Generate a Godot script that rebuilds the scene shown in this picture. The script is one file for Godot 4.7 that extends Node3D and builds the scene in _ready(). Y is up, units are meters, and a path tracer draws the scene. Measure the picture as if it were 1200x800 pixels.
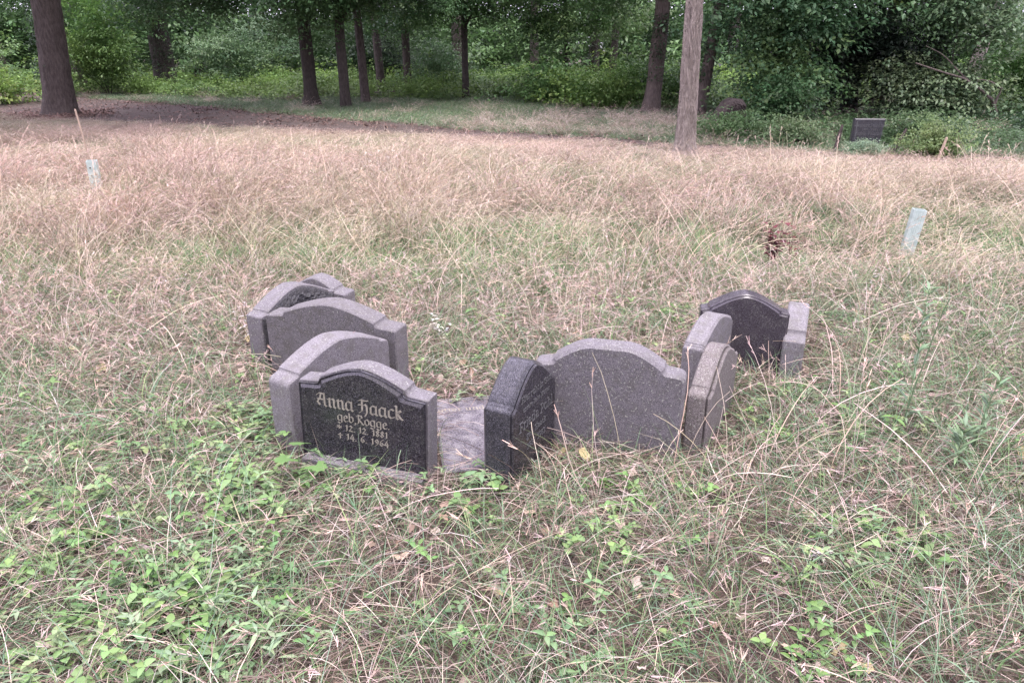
extends Node3D
# Meadow of an old woodland cemetery with discarded headstones standing in the grass.

var rng := RandomNumberGenerator.new()
var M := {}
var used_names := {}
var foot := []            # footprints of the stones: [centre, x axis, z axis, half width, depth back]

# ------------------------------------------------------------------ mesh collecting
class MB:
	var v := PackedVector3Array()
	var n := PackedVector3Array()
	var c := PackedColorArray()
	var ix := PackedInt32Array()
	func vert(p: Vector3, nn: Vector3, col: Color) -> int:
		v.append(p); n.append(nn); c.append(col)
		return v.size() - 1
	func tri(a: int, b: int, d: int) -> void:
		# front faces run clockwise: flip to agree with the normal
		var g: Vector3 = (v[b] - v[a]).cross(v[d] - v[a])
		if g.dot(n[a] + n[b] + n[d]) > 0.0:
			ix.append(a); ix.append(d); ix.append(b)
		else:
			ix.append(a); ix.append(b); ix.append(d)
	func quad(a: int, b: int, d: int, e: int) -> void:
		tri(a, b, d); tri(a, d, e)
	func flat(ps: Array, nn: Vector3, col := Color.WHITE) -> void:
		var k := []
		for p in ps:
			k.append(vert(p, nn, col))
		for i in range(1, k.size() - 1):
			tri(k[0], k[i], k[i + 1])
	func box(o: Vector3, sx: Vector3, sy: Vector3, sz: Vector3, col := Color.WHITE) -> void:
		var ax := [sx, sy, sz]
		for i in 3:
			var a: Vector3 = ax[i]
			var b: Vector3 = ax[(i + 1) % 3]
			var d: Vector3 = ax[(i + 2) % 3]
			for s in [-1.0, 1.0]:
				flat([o + a * s + b + d, o + a * s + b - d, o + a * s - b - d, o + a * s - b + d], (a * s).normalized(), col)
	func mesh(mat: Material) -> ArrayMesh:
		var arr := []
		arr.resize(Mesh.ARRAY_MAX)
		arr[Mesh.ARRAY_VERTEX] = v
		arr[Mesh.ARRAY_NORMAL] = n
		arr[Mesh.ARRAY_COLOR] = c
		arr[Mesh.ARRAY_INDEX] = ix
		var m := ArrayMesh.new()
		m.add_surface_from_arrays(Mesh.PRIMITIVE_TRIANGLES, arr)
		m.surface_set_material(0, mat)
		return m

func rr(a: float, b: float) -> float:
	return rng.randf_range(a, b)

func numbered(called: String) -> String:
	if not used_names.has(called):
		used_names[called] = 0
		return called
	used_names[called] += 1
	return "%s_%03d" % [called, used_names[called]]

func tag(o: Node, label: String, category: String, group := "", kind := "") -> Node:
	if label: o.set_meta("label", label)
	if category: o.set_meta("category", category)
	if group: o.set_meta("group", group)
	if kind: o.set_meta("kind", kind)
	return o

func base(called: String, at: Vector3, turn := 0.0) -> Node3D:
	var o := Node3D.new()
	o.name = numbered(called)
	add_child(o)
	o.position = at
	o.rotation.y = turn
	return o

func part(called: String, m: Mesh, parent: Node) -> MeshInstance3D:
	var o := MeshInstance3D.new()
	o.mesh = m
	o.name = numbered(called) if parent == self else called
	parent.add_child(o, true)
	return o

# many copies of one mesh: rows of 12 transform numbers and 4 colour numbers
class Many:
	var buf := PackedFloat32Array()
	var count := 0
	func put(b: Basis, p: Vector3, col: Color) -> void:
		buf.append_array(PackedFloat32Array([b.x.x, b.y.x, b.z.x, p.x, b.x.y, b.y.y, b.z.y, p.y, b.x.z, b.y.z, b.z.z, p.z, col.r, col.g, col.b, 1.0]))
		count += 1

func many(called: String, m: Mesh, rows: Many, parent: Node, stuff := true) -> MultiMeshInstance3D:
	var mm := MultiMesh.new()
	mm.transform_format = MultiMesh.TRANSFORM_3D
	mm.use_colors = true
	mm.mesh = m
	mm.instance_count = rows.count
	mm.buffer = rows.buf
	var o := MultiMeshInstance3D.new()
	o.multimesh = mm
	o.name = called
	if stuff: o.set_meta("kind", "stuff")
	parent.add_child(o, true)
	return o

# ------------------------------------------------------------------ textures and materials
func tex(w: int, h: int, bytes: PackedByteArray) -> ImageTexture:
	var im := Image.create_from_data(w, h, false, Image.FORMAT_RGB8, bytes)
	im.generate_mipmaps()
	return ImageTexture.create_from_image(im)

func noise_img(n: int, freq: float, seed_: int, kind := FastNoiseLite.TYPE_SIMPLEX_SMOOTH, oct := 4) -> PackedByteArray:
	var f := FastNoiseLite.new()
	f.seed = seed_
	f.noise_type = kind
	f.frequency = freq
	f.fractal_octaves = oct
	if kind == FastNoiseLite.TYPE_CELLULAR:
		f.fractal_type = FastNoiseLite.FRACTAL_NONE
		f.cellular_return_type = FastNoiseLite.RETURN_CELL_VALUE
	var im := f.get_seamless_image(n, n)
	im.convert(Image.FORMAT_L8)
	return im.get_data()

func s8(x: float) -> int:      # linear value to an sRGB byte
	var c := clampf(x, 0.0, 1.0)
	var s := c * 12.92 if c < 0.0031308 else 1.055 * pow(c, 1.0 / 2.4) - 0.055
	return int(s * 255.0)

# crystals of three minerals with weather stains over them
func granite(seed_: int, dark: Color, mid: Color, light: Color, cut0: int, cut1: int, stain: Color, stain_amount: float, rough: float, relief: float) -> StandardMaterial3D:
	var n := 1024
	var cells := noise_img(n, 0.21, seed_, FastNoiseLite.TYPE_CELLULAR)
	var fine := noise_img(n, 0.42, seed_ + 1, FastNoiseLite.TYPE_CELLULAR)
	var patch := noise_img(n, 0.0065, seed_ + 2, FastNoiseLite.TYPE_SIMPLEX_SMOOTH, 5)
	var b := PackedByteArray()
	b.resize(n * n * 3)
	var lut := []
	for k in 3:
		var base_c: Color = [dark, mid, light][k]
		for q in 8:
			for s in 16:
				var cc := base_c * (0.8 + 0.06 * q)
				cc = cc.lerp(stain, stain_amount * clampf((s - 6.0) / 7.0, 0.0, 1.0))
				lut.append([s8(cc.r), s8(cc.g), s8(cc.b)])
	var spots := noise_img(n, 0.035, seed_ + 5, FastNoiseLite.TYPE_SIMPLEX_SMOOTH, 5)
	var lichen := [s8(minf(.42, mid.g * 2.6 + .05)), s8(minf(.43, mid.g * 2.65 + .05)), s8(minf(.38, mid.g * 2.3 + .05))]
	for i in n * n:
		if spots[i] > 186 and patch[i] > 112 and fine[i] > 70:
			b[i * 3] = lichen[0]; b[i * 3 + 1] = lichen[1]; b[i * 3 + 2] = lichen[2]
			continue
		var k := 0 if cells[i] < cut0 else (1 if cells[i] < cut1 else 2)
		var e: Array = lut[k * 128 + (fine[i] >> 5) * 16 + (patch[i] >> 4)]
		b[i * 3] = e[0]; b[i * 3 + 1] = e[1]; b[i * 3 + 2] = e[2]
	var m := StandardMaterial3D.new()
	m.albedo_texture = tex(n, n, b)
	m.uv1_triplanar = true
	m.uv1_scale = Vector3.ONE * 2.0
	m.roughness = rough
	if relief > 0.0:
		var hb := PackedByteArray()
		hb.resize(n * n * 3)
		for i in n * n:
			var q := int(0.6 * cells[i] + 0.4 * fine[i])
			hb[i * 3] = q; hb[i * 3 + 1] = q; hb[i * 3 + 2] = q
		m.heightmap_enabled = true
		m.heightmap_texture = tex(n, n, hb)
		m.heightmap_scale = relief
	return m

func two_tone(seed_: int, a: Color, b: Color, freq: float, rough: float, scale: Vector3, relief: float, world := false, third := Color(-1, 0, 0)) -> StandardMaterial3D:
	var n := 512
	var p := noise_img(n, freq, seed_, FastNoiseLite.TYPE_SIMPLEX_SMOOTH, 5)
	var q := noise_img(n, freq * 6.0, seed_ + 9, FastNoiseLite.TYPE_SIMPLEX, 3)
	var by := PackedByteArray()
	by.resize(n * n * 3)
	var hb := PackedByteArray()
	hb.resize(n * n * 3)
	var lut := []
	for s in 64:
		var t := clampf((s / 63.0 - 0.25) / 0.5, 0.0, 1.0)
		var cc := a.lerp(b, t)
		if third.r >= 0.0 and t > 0.7: cc = cc.lerp(third, (t - 0.7) / 0.3)
		lut.append([s8(cc.r), s8(cc.g), s8(cc.b)])
	for i in n * n:
		var h := int(0.55 * p[i] + 0.45 * q[i])
		var e: Array = lut[h >> 2]
		by[i * 3] = e[0]; by[i * 3 + 1] = e[1]; by[i * 3 + 2] = e[2]
		hb[i * 3] = h; hb[i * 3 + 1] = h; hb[i * 3 + 2] = h
	var m := StandardMaterial3D.new()
	m.albedo_texture = tex(n, n, by)
	m.uv1_triplanar = true
	m.uv1_world_triplanar = world
	m.uv1_scale = scale
	m.roughness = rough
	if relief > 0.0:
		m.heightmap_enabled = true
		m.heightmap_texture = tex(n, n, hb)
		m.heightmap_scale = relief
	return m

func plain(lin: Color, rough: float) -> StandardMaterial3D:
	var m := StandardMaterial3D.new()
	m.albedo_color = lin.linear_to_srgb()
	m.roughness = rough
	return m

func plant_mat(rough: float, through: float) -> StandardMaterial3D:
	var m := StandardMaterial3D.new()
	m.vertex_color_use_as_albedo = true
	m.roughness = rough
	m.cull_mode = BaseMaterial3D.CULL_DISABLED
	if through > 0.0:
		m.backlight_enabled = true
		m.backlight = Color(through, through, through)
	return m

func materials() -> void:
	M.grass = plant_mat(0.7, 0.35)
	M.straw = plant_mat(0.75, 0.2)
	M.leaf = plant_mat(0.5, 0.4)
	M.tree_leaf = plant_mat(0.45, 0.8)
	M.dead_leaf = plant_mat(0.85, 0.15)
	M.granite_grey = granite(11, Color(.080, .075, .084), Color(.160, .150, .164), Color(.240, .228, .244), 60, 190, Color(.108, .101, .098), .7, .62, .08)
	M.granite_pale = granite(13, Color(.095, .088, .097), Color(.188, .177, .191), Color(.275, .262, .277), 56, 186, Color(.128, .121, .112), .7, .7, .10)
	M.granite_mist = granite(17, Color(.074, .069, .073), Color(.148, .139, .147), Color(.225, .214, .224), 62, 192, Color(.100, .094, .084), .7, .7, .10)
	M.granite_warm = granite(23, Color(.06, .052, .052), Color(.165, .146, .145), Color(.26, .235, .23), 66, 184, Color(.11, .097, .082), .6, .78, .10)
	M.granite_black = granite(37, Color(.014, .013, .017), Color(.032, .030, .038), Color(.105, .10, .118), 100, 204, Color(.055, .052, .055), .45, .20, 0.0)
	M.granite_night = granite(39, Color(.012, .012, .016), Color(.030, .030, .038), Color(.135, .132, .155), 90, 190, Color(.055, .053, .058), .4, .30, 0.0)
	M.granite_black_rough = granite(37, Color(.008, .008, .010), Color(.03, .03, .036), Color(.12, .12, .13), 90, 200, Color(.06, .055, .05), .4, .75, .14)
	M.granite_slab = granite(53, Color(.035, .032, .038), Color(.125, .113, .135), Color(.23, .215, .24), 75, 190, Color(.30, .285, .30), .55, .8, .2)
	M.granite_plum = granite(51, Color(.030, .025, .032), Color(.062, .053, .066), Color(.105, .093, .112), 80, 205, Color(.09, .083, .09), .4, .24, 0.0)
	M.letter = two_tone(61, Color(.20, .185, .15), Color(.40, .37, .31), .03, .8, Vector3.ONE * 3.0, 0.0)
	M.letter_dim = two_tone(62, Color(.07, .07, .075), Color(.16, .16, .165), .03, .8, Vector3.ONE * 3.0, 0.0)
	M.soil = two_tone(71, Color(.035, .026, .019), Color(.12, .09, .068), .02, .95, Vector3.ONE * 0.9, 4.0, true, Color(.20, .155, .115))
	M.path = two_tone(73, Color(.06, .045, .038), Color(.145, .11, .098), .02, .95, Vector3.ONE * 0.45, 3.0, true)
	M.bark_brown = two_tone(81, Color(.05, .039, .034), Color(.18, .145, .13), .03, .9, Vector3(1.6, .35, 1.6), 5.0)
	M.bark_dark = two_tone(83, Color(.03, .025, .021), Color(.11, .09, .078), .03, .92, Vector3(1.6, .35, 1.6), 5.0)
	M.bark_mid = two_tone(84, Color(.085, .066, .058), Color(.28, .225, .20), .035, .92, Vector3(2.0, .4, 2.0), 5.0)
	M.bark_light = two_tone(85, Color(.25, .205, .175), Color(.68, .59, .525), .04, .92, Vector3(2.8, .6, 2.8), 6.0)
	M.wood = two_tone(87, Color(.42, .31, .23), Color(.62, .49, .38), .03, .8, Vector3(6, .6, 6), 1.0)
	M.rock = two_tone(89, Color(.05, .038, .036), Color(.115, .09, .084), .03, .92, Vector3.ONE * 2.0, 4.0)
	M.tube = two_tone(91, Color(.50, .61, .57), Color(.70, .79, .75), .012, .45, Vector3.ONE * 2.0, 0.0)
	M.tube.backlight_enabled = true
	M.tube.backlight = Color(.5, .55, .52)
	M.hole = plain(Color(.03, .03, .03), .9)

# ------------------------------------------------------------------ plants, piece by piece
func ribbon(mb: MB, p: Vector3, d: Vector3, length: float, w: float, bend: Vector3, col: Color, segs := 4, tip := 0.1) -> Array:
	var side := d.cross(Vector3(rr(-1, 1), rr(-.3, .3), rr(-1, 1))).normalized()
	var step := length / segs
	var prev := [-1, -1]
	var out := [p]
	for i in segs + 1:
		var t := float(i) / segs
		var hw := w * 0.5 * lerpf(1.0, tip, t * t)
		var s := (side - d * side.dot(d)).normalized()
		var nn := s.cross(d).normalized()
		var a := mb.vert(p - s * hw, nn, col)
		var b := mb.vert(p + s * hw, nn, col)
		if i > 0:
			mb.quad(prev[0], prev[1], b, a)
		prev = [a, b]
		if i < segs:
			p += d * step
			d = (d + bend / segs + Vector3(rr(-.08, .08), rr(-.04, .04), rr(-.08, .08))).normalized()
			if p.y < 0.012 and d.y < 0.0:
				d.y = 0.0
				d = d.normalized()
			out.append(p)
	out.append(d)
	return out

func leaf(mb: MB, p: Vector3, d: Vector3, length: float, w: float, col: Color, droop := 0.5, fold := 0.25) -> void:
	var side := d.cross(Vector3.UP)
	if side.length() < 0.05: side = Vector3.RIGHT
	side = side.normalized()
	var ts := [0.0, 0.28, 0.62, 1.0]
	var ws := [0.06, 1.0, 0.74, 0.0]
	var rows := []
	var last := p
	for i in 4:
		if i > 0:
			last += d * length * (ts[i] - ts[i - 1])
			d = (d + Vector3.DOWN * droop * 0.4).normalized()
		var up := side.cross(d).normalized()
		var hw: float = w * 0.5 * ws[i]
		var lift := up * hw * fold
		rows.append([mb.vert(last - side * hw + lift, (up - side * fold).normalized(), col), mb.vert(last, up, col), mb.vert(last + side * hw + lift, (up + side * fold).normalized(), col)])
	for i in 3:
		mb.quad(rows[i][0], rows[i][1], rows[i + 1][1], rows[i + 1][0])
		mb.quad(rows[i][1], rows[i][2], rows[i + 1][2], rows[i + 1][1])

func dir_of(az: float, el: float) -> Vector3:
	return Vector3(cos(az) * cos(el), sin(el), sin(az) * cos(el))

func vary(c: Color, amount: float) -> Color:
	var k := 1.0 + rr(-amount, amount)
	return Color(c.r * k * (1.0 + rr(-.08, .08)), c.g * k, c.b * k * (1.0 + rr(-.12, .12)))

# a tuft of fine dry culms with feathery heads that nod over
const DRY := [Color(.52, .44, .375), Color(.63, .545, .475), Color(.41, .33, .275), Color(.51, .405, .355), Color(.36, .345, .235)]
const GREEN := [Color(.135, .23, .09), Color(.175, .27, .115), Color(.105, .19, .08), Color(.21, .285, .14), Color(.12, .22, .115), Color(.155, .25, .145), Color(.20, .29, .185), Color(.11, .19, .095)]
const STRAW := [Color(.47, .39, .33), Color(.39, .31, .265), Color(.56, .485, .42), Color(.32, .245, .21), Color(.20, .145, .12), Color(.62, .55, .48), Color(.26, .19, .155)]

func dry_tuft(mb: MB, at: Vector3, blades: int, lo: float, hi: float, heads: float, tint: Color, wide := 1.0, segs := 5, lean := Vector3.ZERO) -> void:
	for i in blades:
		var az := rr(0, TAU)
		var d := dir_of(az, rr(.75, 1.5))
		var c := vary(DRY[rng.randi() % 5], .24) * tint
		var p := at + Vector3(rr(-.06, .06), 0, rr(-.06, .06))
		var fall := lean + Vector3(cos(az) * .5 + rr(-.3, .7), -rr(.3, 1.25), sin(az) * .5 + rr(-.25, .25))
		var pts := ribbon(mb, p, d, rr(lo, hi), rr(.0016, .0032) * wide, fall, c, segs, .5)
		if rng.randf() < heads:
			var hc := vary(Color(.62, .485, .44), .12) * tint
			var tip: Vector3 = pts[segs]
			var back: Vector3 = pts[segs - 1]
			for k in 6:
				var q := back.lerp(tip, rr(.1, 1.0))
				ribbon(mb, q, ((tip - back).normalized() + Vector3(rr(-.5, .5), rr(-.35, .35), rr(-.5, .5))).normalized(), rr(.015, .04), .0032 * wide, Vector3(0, -.3, 0), hc, 1, .5)

func green_tuft(mb: MB, at: Vector3, blades: int, lo: float, hi: float, w: float, tint: Color, up := 0.35, droop := 1.6, segs := 4) -> void:
	var shift := rng.randi() % 8
	for i in blades:
		var az := rr(0, TAU)
		var c := vary(GREEN[(shift + rng.randi() % 3) % 8], .2) * tint
		if rng.randf() < .12: c = vary(DRY[rng.randi() % 5], .15)
		var p := at + Vector3(rr(-.04, .04), 0, rr(-.04, .04))
		ribbon(mb, p, dir_of(az, rr(up, 1.45)), rr(lo, hi), w * rr(.6, 1.3), Vector3(cos(az) * .6, -rr(.2, droop), sin(az) * .6), c, segs, .08)

# old stems and blades that lie on the ground in all directions
func thatch(mb: MB, at: Vector3, strands: int, lo: float, hi: float, tint: Color, segs := 3) -> void:
	for i in strands:
		var p := at + Vector3(rr(-.1, .1), rr(.0, .03), rr(-.1, .1))
		ribbon(mb, p, dir_of(rr(0, TAU), rr(-.05, .5)), rr(lo, hi), rr(.0010, .0026), Vector3(rr(-.5, .5), -rr(.3, .8), rr(-.5, .5)), vary(STRAW[rng.randi() % 7], .2) * tint, segs, .4)

# low herb: several stems with paired leaves
func herb(mb: MB, at: Vector3, stems: int, height: float, leaf_len: float, leaf_w: float, col: Color) -> void:
	for s in stems:
		var d := dir_of(rr(0, TAU), rr(.35, 1.3))
		var p := at + Vector3(rr(-.05, .05), 0, rr(-.05, .05))
		var pts := ribbon(mb, p, d, height * rr(.6, 1.2), .0026, Vector3(0, -.4, 0), col * .8, 4, .6)
		for k in range(2, 5):
			var q: Vector3 = pts[k]
			var a0 := rr(0, TAU)
			for j in (3 if k == 4 else 2):
				var a := a0 + j * (TAU / 3.0 if k == 4 else PI) + rr(-.3, .3)
				leaf(mb, q, dir_of(a, rr(-.1, .5)), leaf_len * rr(.5, 1.15), leaf_w * rr(.6, 1.1), vary(col, .25), rr(.2, .9), rr(.05, .4))

# a bough: leaves on twigs bunched into sprays, the unit that crowns and shrubs are made of
func small_leaf(mb: MB, p: Vector3, d: Vector3, l: float, w: float, col: Color) -> void:
	var side := d.cross(Vector3(rr(-.35, .35), 1, rr(-.35, .35)))
	side = (Vector3.RIGHT if side.length() < .05 else side).normalized()
	var up := side.cross(d).normalized()
	var a := mb.vert(p, up, col)
	var b := mb.vert(p + d * l * .42 - side * w * .5 + up * w * .12, (up - side * .3).normalized(), col)
	var e := mb.vert(p + d * l * .95 - up * l * .12, up, col)
	var f := mb.vert(p + d * l * .42 + side * w * .5 + up * w * .12, (up + side * .3).normalized(), col)
	mb.tri(a, b, e)
	mb.tri(a, e, f)

func bough(sprays: int, n: int, radius: float, size: float, l: float, w: float, layered: float) -> ArrayMesh:
	var mb := MB.new()
	for s in sprays:
		var c := Vector3(rng.randfn(), rng.randfn() * layered, rng.randfn()) * radius * .55
		var tone := 1.0 + rr(-.2, .2)
		for i in n:
			var az := rr(0, TAU)
			var r := sqrt(rng.randf()) * size
			var p := c + Vector3(cos(az) * r, rr(-.3, .3) * size - r * .2, sin(az) * r)
			small_leaf(mb, p, dir_of(az + rr(-.9, .9), rr(-.8, .25)), l * rr(.7, 1.2), w * rr(.8, 1.2), vary(Color(tone, tone, tone), .2))
	return mb.mesh(M.tree_leaf)

# a small dead leaf, toothed and curled up at the rim
func curled(size: float) -> ArrayMesh:
	var mb := MB.new()
	for q in 1:
		var n := 11
		var c := mb.vert(Vector3.ZERO, Vector3.UP, Color.WHITE)
		var ring := []
		for i in n:
			var a := TAU * i / n
			var r := size * (.55 + .45 * absf(cos(a * .5))) * rr(.6, 1.1)
			ring.append(mb.vert(Vector3(cos(a) * r * 1.3, r * rr(.0, .75), sin(a) * r * .8), Vector3(-cos(a) * .4, 1, -sin(a) * .4).normalized(), Color.WHITE * rr(.8, 1.1)))
		for i in n:
			mb.tri(c, ring[i], ring[(i + 1) % n])
	return mb.mesh(M.dead_leaf)

func litter_leaf(n: int, size: float) -> ArrayMesh:
	var mb := MB.new()
	var tones := [Color(.22, .15, .12), Color(.16, .105, .085), Color(.29, .215, .18), Color(.10, .07, .06)]
	for i in n:
		var az := rr(0, TAU)
		var p := Vector3(rr(-.15, .15), rr(.005, .035), rr(-.15, .15))
		leaf(mb, p, dir_of(az, rr(-.1, .55)), size * rr(.6, 1.2), size * .6, vary(tones[rng.randi() % 4], .2), rr(-.5, 1.0), rr(-.5, .7))
	return mb.mesh(M.dead_leaf)

# ------------------------------------------------------------------ trunks, limbs, trees
func tube(pts: PackedVector3Array, radii: PackedFloat32Array, sides: int, rough: float, seed_: int, mat: Material, flare := 0.0, ridges := 0.0) -> ArrayMesh:
	var f := FastNoiseLite.new()
	f.seed = seed_
	f.frequency = 1.0
	var mb := MB.new()
	var grid := []
	for i in pts.size():
		var t: Vector3 = (pts[min(i + 1, pts.size() - 1)] - pts[max(i - 1, 0)]).normalized()
		var x := t.cross(Vector3(0.13, 0.05, 1)).normalized()
		var z := x.cross(t).normalized()
		var row := []
		for k in sides:
			var a := TAU * k / sides
			var o := x * cos(a) + z * sin(a)
			var r: float = radii[i]
			var h := pts[i].y - pts[0].y
			r *= 1.0 + rough * f.get_noise_3d(cos(a) * 1.6, h * .9, sin(a) * 1.6)
			if ridges > 0.0:
				var g: float = absf(f.get_noise_3d(cos(a) * 7.0, h * 1.7, sin(a) * 7.0))
				r -= ridges * (1.0 - minf(g * 4.0, 1.0))
			if flare > 0.0:
				r += flare * exp(-h * 5.0) * (0.55 + 0.6 * absf(sin(a * 2.5 + seed_)))
			row.append(mb.vert(pts[i] + o * r, o, Color.WHITE))
		grid.append(row)
	for i in pts.size() - 1:
		for k in sides:
			mb.quad(grid[i][k], grid[i][(k + 1) % sides], grid[i + 1][(k + 1) % sides], grid[i + 1][k])
	var top := mb.vert(pts[pts.size() - 1], Vector3.UP, Color.WHITE)
	for k in sides:
		mb.tri(grid[pts.size() - 1][k], grid[pts.size() - 1][(k + 1) % sides], top)
	# smooth normals from the real shape
	var nn := PackedVector3Array()
	nn.resize(mb.v.size())
	for i in range(0, mb.ix.size(), 3):
		var a := mb.ix[i]
		var b := mb.ix[i + 1]
		var c := mb.ix[i + 2]
		var g := (mb.v[c] - mb.v[a]).cross(mb.v[b] - mb.v[a])
		nn[a] += g; nn[b] += g; nn[c] += g
	for i in nn.size():
		nn[i] = nn[i].normalized()
	mb.n = nn
	return mb.mesh(mat)

# n counts sprays; a bough holds SPRAYS of them
func scatter(rows: Many, c: Vector3, r: Vector3, n: int, size: float, col: Color, shell := 0.6) -> void:
	var k := maxi(3, int(n / 42.0))
	for i in k:
		var d := Vector3(rng.randfn(), rng.randfn(), rng.randfn()).normalized()
		var p := c + d * pow(rng.randf(), shell) * r * .85
		var s := size * rr(.62, 1.3)
		p.y = maxf(p.y, .18 * s)
		var b := Basis.from_euler(Vector3(rr(-.35, .35), rr(0, TAU), rr(-.35, .35))).scaled(Vector3.ONE * s)
		var q := rr(.75, 1.3)
		rows.put(b, p, Color(col.r * q * rr(.9, 1.2), col.g * q, col.b * q))

func make_trunk(r: float, h: float, lean: Vector3, mat: Material, seed_: int, sides := 18, ridges := 0.0, flare := -1.0, rings := 30) -> ArrayMesh:
	var pts := PackedVector3Array()
	var rad := PackedFloat32Array()
	for i in rings + 1:
		var t := float(i) / rings
		t = t * t * .6 + t * .4
		var y := h * t
		pts.append(Vector3(lean.x * y + .05 * r * sin(y * 1.3 + seed_), y - .12, lean.z * y + .05 * r * cos(y * 1.1 + seed_)))
		rad.append(r * lerpf(1.0, .28, t))
	return tube(pts, rad, sides, .10, seed_, mat, r * .75 if flare < 0.0 else flare, ridges)

func limb(parent: Node, from: Vector3, to: Vector3, r: float, mat: Material, seed_: int, sag := 0.3) -> void:
	var pts := PackedVector3Array()
	var rad := PackedFloat32Array()
	for i in 9:
		var t := i / 8.0
		var p := from.lerp(to, t) + Vector3.UP * sag * sin(t * PI)
		pts.append(p + Vector3(sin(t * 7.0 + seed_), sin(t * 5.0 + seed_ * 2), cos(t * 6.0 + seed_)) * .03 * from.distance_to(to) * t)
		rad.append(r * lerpf(1.0, .25, t))
	part("limb", tube(pts, rad, 7, .08, seed_, mat), parent)

# crowns: list of [centre, radii, count, size, colour]; centre is relative to the foot of the tree
func tree(called: String, label: String, group: String, at: Vector3, r: float, h: float, lean: Vector3, mat: Material, crowns: Array, limbs: Array, opt := {}) -> Node3D:
	var o := base(called, at)
	tag(o, label, "tree", group)
	var sd: int = opt.get("seed", rng.randi() % 1000)
	part("trunk", make_trunk(r, h, lean, mat, sd, opt.get("sides", 18), opt.get("ridges", 0.0), opt.get("flare", -1.0), opt.get("rings", 30)), o)
	for l in limbs:
		limb(o, l[0], l[1], l[2], mat, sd + 3)
	var rows := Many.new()
	for c in crowns:
		if c[3] < 1.5:                              # boughs that carry the low leaves
			for k in 3:
				var e: Vector3 = c[0] + Vector3(rr(-.7, .7), rr(-.5, .6), rr(-.7, .7)) * c[1]
				var y := minf(e.y + rr(-.8, .3), h * .7)
				limb(o, Vector3(lean.x * y, y, lean.z * y), e, r * rr(.12, .22), mat, sd + k * 5, .15)
		scatter(rows, c[0], c[1], c[2], c[3], c[4])
	many("crown", M.sprays[[0, 1, 3, 4][sd % 4]], rows, o)
	if opt.has("ivy"):
		var iv := Many.new()
		for k in opt.ivy[0]:
			var y: float = rr(opt.ivy[1], opt.ivy[2])
			var a: float = opt.ivy[3] + rng.randfn() * opt.ivy[4]
			var rad: float = r * lerpf(1.0, .28, y / h) + .02
			if y < .5: rad += r * .5 * exp(-y * 5.0)
			var b := Basis.from_euler(Vector3(rr(-.4, .4), rr(0, TAU), rr(-.4, .4))).scaled(Vector3.ONE * .72 * rr(.7, 1.2))
			iv.put(b, Vector3(lean.x * y + cos(a) * rad, y, lean.z * y + sin(a) * rad), vary(Color(.075, .135, .065), .35))
		many("ivy", M.ivy, iv, o)
	return o

func shrub(called: String, label: String, category: String, group: String, at: Vector3, blobs: Array, stems: int, sheet := 0) -> Node3D:
	var o := base(called, at)
	tag(o, label, category, group)
	var rows := Many.new()
	for c in blobs:
		scatter(rows, c[0], c[1], c[2], c[3], c[4])
	for s in stems:
		var b: Array = blobs[s % blobs.size()]
		var c0: Vector3 = b[0]
		limb(o, Vector3(rr(-.1, .1), -.05, rr(-.1, .1)), c0 + Vector3(rr(-.5, .5), .2, rr(-.5, .5)) * b[1], .018, M.bark_dark, s * 7 + 1, .1)
	many("foliage", M.sprays[sheet], rows, o)
	return o

# ------------------------------------------------------------------ headstones
# outline of a shouldered arch, from the lower left corner clockwise; u0 is where the shoulder ends; ins draws it smaller all round
func outline(w: float, hs: float, hc: float, u0 := 0.66, step := 0.022, corner := 0.012, flat_top := 0.0, ins := 0.0) -> PackedVector2Array:
	var half := w / 2.0 - ins
	var xs := -w / 2.0 * u0 + ins
	hs -= ins
	hc -= ins
	corner = clampf(corner - ins, .0015, maxf(.0016, (half + xs - step) * .8))
	var left := PackedVector2Array()
	left.append(Vector2(-half, -.08))
	for i in 5:                                   # rounded outer corner
		var a := PI - i * PI / 8.0
		left.append(Vector2(-half + corner + cos(a) * corner, hs - corner + sin(a) * corner))
	left.append(Vector2(xs - step, hs + .006))
	for i in range(1, 5):                         # hollow step
		var a := PI / 2.0 * i / 4.0
		left.append(Vector2(xs - step + sin(a) * step, hs + .006 + (1.0 - cos(a)) * step))
	var y0 := hs + .006 + step
	var n := 12
	for i in range(1, n + 1):
		var t := float(i) / n
		var x := xs * (1.0 - t * (1.0 - flat_top))
		left.append(Vector2(x, y0 + (hc - y0) * sin(t * PI / 2.0 * .9) / sin(PI / 2.0 * .9)))
	var out := PackedVector2Array(left)
	for i in range(left.size() - 1, -1, -1):
		var p := left[i]
		if absf(p.x) > .0005: out.append(Vector2(-p.x, p.y))
	return out

func arch_slab(q: Array, ins: float, t: float, b: float, mat: Material, hew := 0.0) -> ArrayMesh:
	var ft: float = q[6] if q.size() > 6 else 0.0
	return slab(outline(q[0], q[1], q[2], q[3], q[4], q[5], ft, ins), t, b, mat, hew, outline(q[0], q[1], q[2], q[3], q[4], q[5], ft, ins + b))

func inset(pr: PackedVector2Array, b: float) -> PackedVector2Array:
	var out := PackedVector2Array()
	var n := pr.size()
	for i in n:
		var e0 := (pr[i] - pr[(i + n - 1) % n]).normalized()
		var e1 := (pr[(i + 1) % n] - pr[i]).normalized()
		var n0 := Vector2(-e0.y, e0.x)
		var n1 := Vector2(-e1.y, e1.x)
		var m := (n0 + n1).normalized()
		out.append(pr[i] - m * b / maxf(.5, m.dot(n0)))
	return out

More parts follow.
